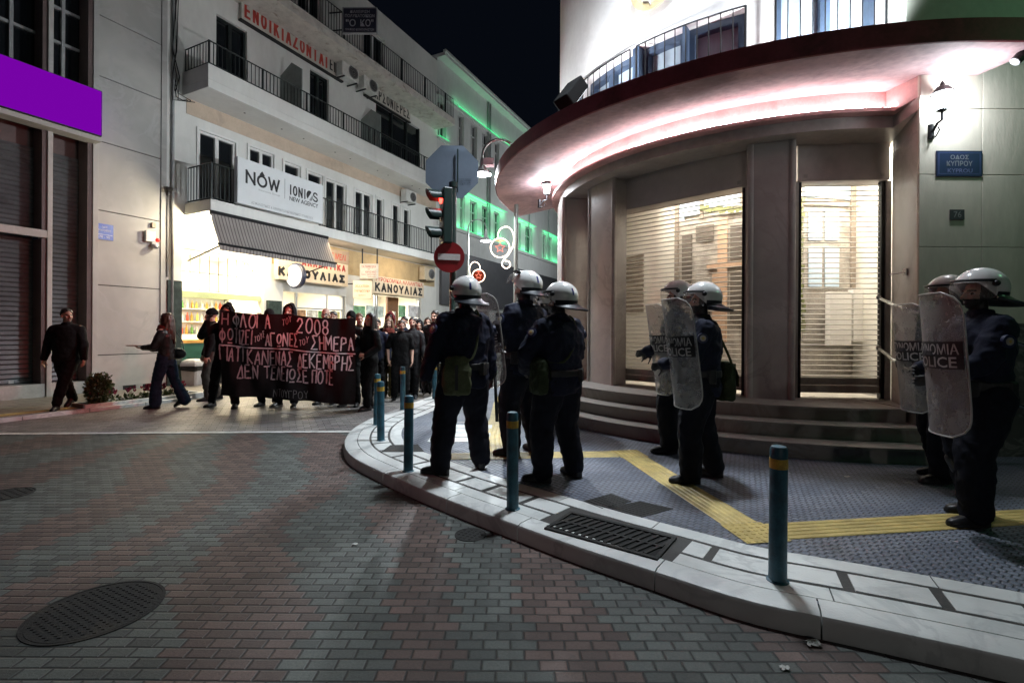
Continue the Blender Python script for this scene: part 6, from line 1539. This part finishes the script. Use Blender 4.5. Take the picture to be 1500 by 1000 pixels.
civ('woman with long light brown hair, open black coat and khaki trousers behind the bollard',569,582,466,184,MR,0.,1.795,seed=23,fem=True,hair='long',hairm=H_LBR,hlen=.38,trousers=C_KHA,flare=1.15,legw=1.15,fl=(-.10,.10,0,10,0),fr=(.12,-.12,0,-12,0),hl=(-.22,.16,1.0),hr=(.2,.2,1.02),jacket=C_BLK,hem=.66,hemw=1.08,shoes=[M_boot,M_snk],scarf=C_RUST)
civ('bearded man with a dark red hood up, tallest head left of the wooden door',571,576,457,182,MR,0.,1.83,Yd=11.,seed=24,hoodup=True,hoodm=C_REDH,jacket=C_BLK2,beard=True,skin=SK[0])
civ('man with a receding hairline in a black t-shirt, one hand in his pocket',587,574,468,196,MR,0.,1.80,Yd=10.3,seed=25,sleeve=.5,hair='short',hairm=H_BRN,beard=True,hl=(-.24,.10,.90),hr=(.26,.06,.92),head=(16,6),fl=(-.12,.06,0,12,0),fr=(.13,-.08,0,-10,0),shoes=[M_boot,M_snk])
civ('dark haired man whose face shows behind the man in the black t-shirt',592,570,463,178,MR,0.,1.80,Yd=11.2,seed=26,hairm=H_BLK,jacket=C_NVJ)
civ('bearded man in a long dark grey coat walking in the middle of the right group',604,568,464,188,MR,0.,1.80,Yd=10.9,seed=27,beard=True,hairm=H_BLK,jacket=C_GRYJ,hem=.66,hemw=1.05,fl=(-.08,.14,0,6,0),fr=(.12,-.16,.02,-10,15),hl=(-.27,.14,.88),hr=(.29,-.04,.86))
civ('marcher in a grey padded jacket with the hood up, beside the bearded man',614,566,467,186,MR,0.,1.84,Yd=11.3,seed=28,hoodup=True,jacket=C_GRYJ,bulk=1.1)
civ('young marcher whose small face shows left of the tall bearded man',627,566,465,184,MR,0.,1.79,Yd=12.,seed=29,fem=True,hair='long',hairm=H_BRN,jacket=C_BRNJ)
civ('tall bearded man in black with short dark hair, nearest the left officer',637,567,454,176,MR,0.,1.80,Yd=11.,seed=30,beard=True,hairm=H_BLK,jacket=C_BLK2,shoes=[M_snk,M_snk],fl=(-.14,.06,0,12,0),fr=(.14,-.04,0,-12,0),head=(-10,0),bulk=1.05)
for i,(x,Y,lb) in enumerate(((500,12.6,'marcher far back in dark clothes, seen between the banner and the shop window'),(545,13.2,'marcher far back in dark clothes behind the dark haired woman'),(609,13.6,'marcher far back in dark clothes behind the grey padded jacket'))):
    civ(lb,x,570,470-2*i,182+6*i,MR,0.,1.80,Yd=Y,seed=31+i,hairm=(H_BLK,H_BRN,H_BLK)[i],jacket=(C_GRYJ,C_BLK,C_BLK2)[i],vox=.011)
# ---------------------------------------------------------------- the banner
M_ban=cloth('banner_black',(.016,.012,.013),.8)
M_pA=mat('banner_paint_white',(.80,.74,.77),.7,var=.15,scale=14);M_pB=mat('banner_paint_redlit',(.62,.44,.47),.7,var=.25,scale=14)  # M_pB: red light on these letters put into the white paint
BT=[V(at(*p,Y)) for p,Y in (((321,453.5),9.0),((523,466),8.9),((521,592),8.85),((321,579),8.95))]
def BS(u,v,d=0.):
    p=BT[0].lerp(BT[1],u).lerp(BT[3].lerp(BT[2],u),v)
    sag=.05*math.sin(u*math.pi*3.2+.6)*(1-v)*.5
    p.z-=abs(math.sin(u*math.pi*2.))*.035*(1-v);
    w=.045*math.sin(u*17+v*2.5)*(.4+.6*v)+.028*math.sin(u*31-v*6)+.05*math.sin(u*5.3)+.012*math.sin(u*58+v*9)
    p.y+=w-d;return p
t=thing('banner','wide black cloth banner with hand painted Greek slogan carried across the street','banner',tuple(BT[3]))
m=MB();m.loft([[BS(i/80,j/26) for j in range(27)] for i in range(81)],False,False);m.build('cloth',M_ban,t,smooth=True)
cir=lambda cx,cy,rx,ry,a0=0,a1=360,n=14:[(cx+rx*math.sin(R(a0+(a1-a0)*k/n)),cy+ry*math.cos(R(a0+(a1-a0)*k/n))) for k in range(n+1)]
GL={'Α':[[(0,0),(.5,1),(1,0)],[(.2,.36),(.8,.36)]],'Β':[[(0,0),(0,1)],[(0,1),(.7,.92),(.75,.62),(.1,.52),(.9,.42),(.85,.08),(0,0)]],'Γ':[[(0,0),(0,1),(.95,.97)]],'Δ':[[(0,0),(.5,1),(1,0),(0,0)]],
'Ε':[[(.9,1),(0,1),(0,0),(.95,0)],[(0,.52),(.75,.52)]],'Ζ':[[(0,1),(.95,1),(0,0),(1,0)]],'Η':[[(0,0),(0,1)],[(.95,0),(.95,1)],[(0,.5),(.95,.5)]],'Ι':[[(.5,0),(.5,1)]],
'Κ':[[(0,0),(0,1)],[(.9,1),(.05,.5),(.95,0)]],'Λ':[[(0,0),(.5,1),(1,0)]],'Μ':[[(0,0),(.05,1),(.5,.35),(.95,1),(1,0)]],'Ν':[[(0,0),(0,1),(.95,0),(.95,1)]],'Ο':[cir(.5,.5,.5,.5)],
'Π':[[(0,0),(0,1),(.95,1),(.95,0)]],'Ρ':[[(0,0),(0,1)],[(0,1),(.8,.93),(.85,.6),(0,.48)]],'Σ':[[(.95,1),(.05,1),(.55,.5),(.0,0),(1,0)]],'Τ':[[(0,1),(1,1)],[(.5,1),(.5,0)]],'Υ':[[(0,1),(.5,.5),(1,1)],[(.5,.5),(.5,0)]],
'Φ':[cir(.5,.52,.5,.32),[(.5,0),(.5,1.05)]],'Ω':[cir(.5,.6,.42,.38),[(.08,0),(.92,0)]],'2':[[(.05,.75),(.3,1),(.75,.95),(.9,.7),(.55,.35),(0,0),(1,0)]],'0':[cir(.5,.5,.45,.5)],'8':[cir(.5,.74,.36,.26),cir(.5,.25,.45,.26)]}
def bxy(x,y):   # banner picture coordinates of the slogan -> cloth
    u=(x-90)/835;return u,(y-(140+50*u))/520
rr=random.Random(77)
def paint(st,x0,x1,yb0,yb1,h,mt,w=.026,name='lettering'):
    """letters on a rising/falling baseline from (x0,yb0) to (x1,yb1)"""
    m=MB();n=len(st);cw=(x1-x0)/n
    wid=[.45 if c in 'Ι' else 1.15 if c in 'ΜΩΦ' else 1. for c in st];tot=sum(wid);p=0
    for c,wd in zip(st,wid):
        f0=p/tot;p+=wd;lw=(x1-x0)*wd/tot*.74;xa=x0+(x1-x0)*f0;yb=yb0+(yb1-yb0)*f0+rr.uniform(-3,3);hh=h*rr.uniform(.92,1.06);sk=rr.uniform(-.06,.08)
        for stq in GL[c]:
            Q=[]
            for a,b in stq: Q.append(bxy(xa+(a+sk*b)*lw,yb-b*hh))
            D=[]
            for (a,b),(c2,d2) in zip(Q,Q[1:]):
                for k in range(4): D.append((a+(c2-a)*k/4,b+(d2-b)*k/4))
            D.append(Q[-1])
            P=[BS(a,b,.006) for a,b in D];row=[]
            for i,q in enumerate(P):
                tt_=(P[min(i+1,len(P)-1)]-P[max(i-1,0)]).normalized();nn_=V((-tt_.z,0,tt_.x));ww=w*(.5+.12*math.sin(i*1.7+len(row)))
                row.append([q+nn_*ww,q-nn_*ww])
            m.loft(row,False,False)
    m.build(name,mt,t)
paint('Η',105,150,228,228,76,M_pB);paint('ΦΛΟΓΑ',165,410,238,248,88,M_pA);paint('ΤΟΥ',462,535,236,205,40,M_pB,.012);paint('2008',568,775,272,286,88,M_pA)
paint('ΦΩΤΙΖΕΙ',97,300,338,346,86,M_pB);paint('ΤΟΥΣ',305,358,330,290,38,M_pA,.012);paint('ΑΓΩΝΕΣ',362,585,355,364,80,M_pA);paint('ΤΟΥ',588,645,352,330,38,M_pB,.012);paint('ΣΗΜΕΡΑ',657,926,372,390,86,M_pA)
paint('ΓΙΑΤΙ',92,240,445,455,84,M_pB);paint('ΚΑΝΕΝΑΣ',265,550,465,482,86,M_pB);paint('ΔΕΚΕΜΒΡΗΣ',572,925,486,508,86,M_pA)
paint('ΔΕΝ',203,335,553,560,80,M_pB);paint('ΤΕΛΕΙΩΣΕ',357,645,558,582,80,M_pB);paint('ΠΟΤΕ',662,805,582,590,78,M_pB)
paint('ΝΤΟΥΓΡΟΥ',415,635,668,680,46,mat('banner_paint_grey',(.28,.24,.24),.7),.010)
m=MB();row=[]
for k in range(61):
    u,v=bxy(92+836*k/60,352+53*k/60);p=BS(u,v,.006);row.append([p+V((0,0,.011)),p-V((0,0,.011))])
m.loft(row,False,False);m.build('painted_line',M_pA,t)
# ================================================================ LIGHTS (lamps of the place and a few added ones)
def lamp(name,typ,loc,col,power,size=.1,rot=None,spot=None,size_y=None,blend=.5):
    l=bpy.data.lights.new(name,typ);l.color=col;l.energy=power
    if typ=='AREA':
        l.size=size
        if size_y: l.shape='RECTANGLE';l.size_y=size_y
    else: l.shadow_soft_size=size
    if spot: l.spot_size=spot;l.spot_blend=blend
    o=bpy.data.objects.new(name,l);COL.objects.link(o);o.location=loc
    if rot is not None:
        o.rotation_euler=Vector(rot).to_track_quat('-Z','Y').to_euler()
    return o
lamp("street_lamp_light","POINT",LP1,(.88,.95,1.),1450,.12)
lamp("street_lamp_light","POINT",LP2,(.9,.96,1.),600,.1)
# inside the shuttered shop
for a in (215,235,262,280):
    x,y=pol(2.75,a);lamp('shop_ceiling_light','AREA',(x,y,4.15),(1.,.92,.80),52,.5,(0,0,-1))
lamp('lantern_light','POINT',(4.83,5.2,4.08),(.86,.93,1.),34,.06)
lamp('lantern_light','POINT',at(798,280,9.5),(.86,.93,1.),40,.06)
fx,fy=pol(4.62,215);tx,ty=pol(3.75,228)
lamp('floodlight_beam','SPOT',(fx,fy,5.0),(.92,.95,1.),1200,.15,(tx-fx,ty-fy,2.4),R(150),blend=.8)
# shop interiors, purple box, green facade lighting
def L(s,o,z): return LM@Vector((s,o,z))
for s,p in ((2.2,170),(3.4,170)): lamp('shop_light','AREA',L(s,-.9,3.7),(1.,.88,.68),p,.7,(0,0,-1))
lamp('soffit_light','AREA',L(3.4,.75,4.44),(1.,.84,.58),110,.45,(0,0,-1))
for s,p in ((6.,110),(8.7,100),(10.6,100)): lamp('shop_light','AREA',L(s,-.9,2.95),(1.,.92,.78),p,.8,(0,0,-1))
lamp('sign_light','AREA',L(6.2,1.0,4.4),(1.,.78,.5),45,1.6,(-NX*.6,-NY*.6,-1))
lamp('sign_light','AREA',L(9.6,1.0,4.4),(1.,.78,.5),45,1.6,(-NX*.6,-NY*.6,-1))
for s,w,z,d,p in ((17.4,5.4,8.66,-1,90),(23,3,8.66,-1,50),(27.7,3.2,8.66,-1,50),(17.4,5.4,6.7,1,80),(23,3,6.7,1,40),(27.7,3.2,6.7,1,40),(17.6,6.5,12.78,1,26),(25,8,12.78,1,26),(13.5,.8,10.72,1,6)):
    o=lamp('green_wall_washer','AREA',L(s,.2,z),(.10,1.,.38),p*.4,w,None,size_y=.06)
    dirv_=Vector((-NX*.55,-NY*.55,d)).normalized();x=Vector((DX,DY,0));zax=-dirv_;y=zax.cross(x).normalized();x=y.cross(zax)
    o.matrix_world=Matrix.Translation(L(s,.2,z))@Matrix((x,y,zax)).transposed().to_4x4()
lamp('far_facade_fill','POINT',L(22,6.5,7.0),(.9,.95,1.),900,.15)  # added without a lamp post, to make the far facade paler

lamp("red_signal_light","SPOT",(TX-.55,TY-.05,3.55),(1.,.05,.03),380,.08,(-1,.12,-.22),R(75),blend=.9)
lamp("red_signal_light","SPOT",(-6.8,6.5,3.13),(1.,.05,.03),290,.08,(5,3.1,-1.15),R(54),blend=.8)  # from the assumed unseen signal at the left, reddens the marchers
lamp("red_signal_light","SPOT",(-6.8,6.5,3.13),(1.,.05,.03),120,.08,(5.6,-1.4,-1.2),R(40),blend=.9)  # second spot from the same assumed signal, reddens the officers
# added unseen lamps: roof spot with no fitting, rear street lamp, green cross
gx,gy=pol(4.45,262);lamp('floodlight_beam','SPOT',(gx,gy,4.82),(.9,.95,1.),600,.1,(-.5,.7,.7),R(160),blend=.9)
lamp("street_lamp_light","POINT",LP3,(1.,.95,.9),480,.25)
lamp("green_cross_fill","POINT",(8.3,2.6,5.4),(.35,1.,.5),70,.3)

for s_,p_ in ((1.95,150),(4.4,70)): lamp('soffit_light','POINT',L(s_,.85,4.33),(1.,.86,.62),p_,.08)  # light of the assumed balcony lamps, brightens the grey wall

lamp("plaza_fill_light","AREA",(1.75,6.15,9.35),(.84,.92,1.),205,.7,(-.16,.0,-1)).data.spread=R(78)  # added fill from above, standing for bounce off the floodlit tower
# ================================================================ CAMERA, WORLD, RENDER
cam=bpy.data.cameras.new('camera');co=bpy.data.objects.new('camera',cam);COL.objects.link(co)
cam.sensor_width=36;cam.lens=36*FPX/1500;cam.shift_y=-15/1500;cam.clip_end=500;cam.clip_start=.05
co.matrix_world=Matrix.Translation((0,0,CAMH))@Matrix.Rotation(R(90),4,'X')@Matrix.Rotation(ROLL,4,'Z')
scene.camera=co
w=bpy.data.worlds.new('World');scene.world=w;w.use_nodes=True
nt=w.node_tree;bg=nt.nodes['Background']
bg.inputs[0].default_value=(.27,.40,.72,1);bg.inputs[1].default_value=.0068
vs=scene.view_settings;vs.view_transform='Standard';vs.look='None';vs.gamma=1;vs.exposure=0;vs.use_curve_mapping=False
scene.cycles.use_denoising=True
scene.cycles.max_bounces=8;scene.cycles.transparent_max_bounces=16;scene.cycles.sample_clamp_indirect=20
scene.cycles.caustics_reflective=False;scene.cycles.caustics_refractive=False
try: scene.cycles.denoiser='OPENIMAGEDENOISE'
except Exception: pass
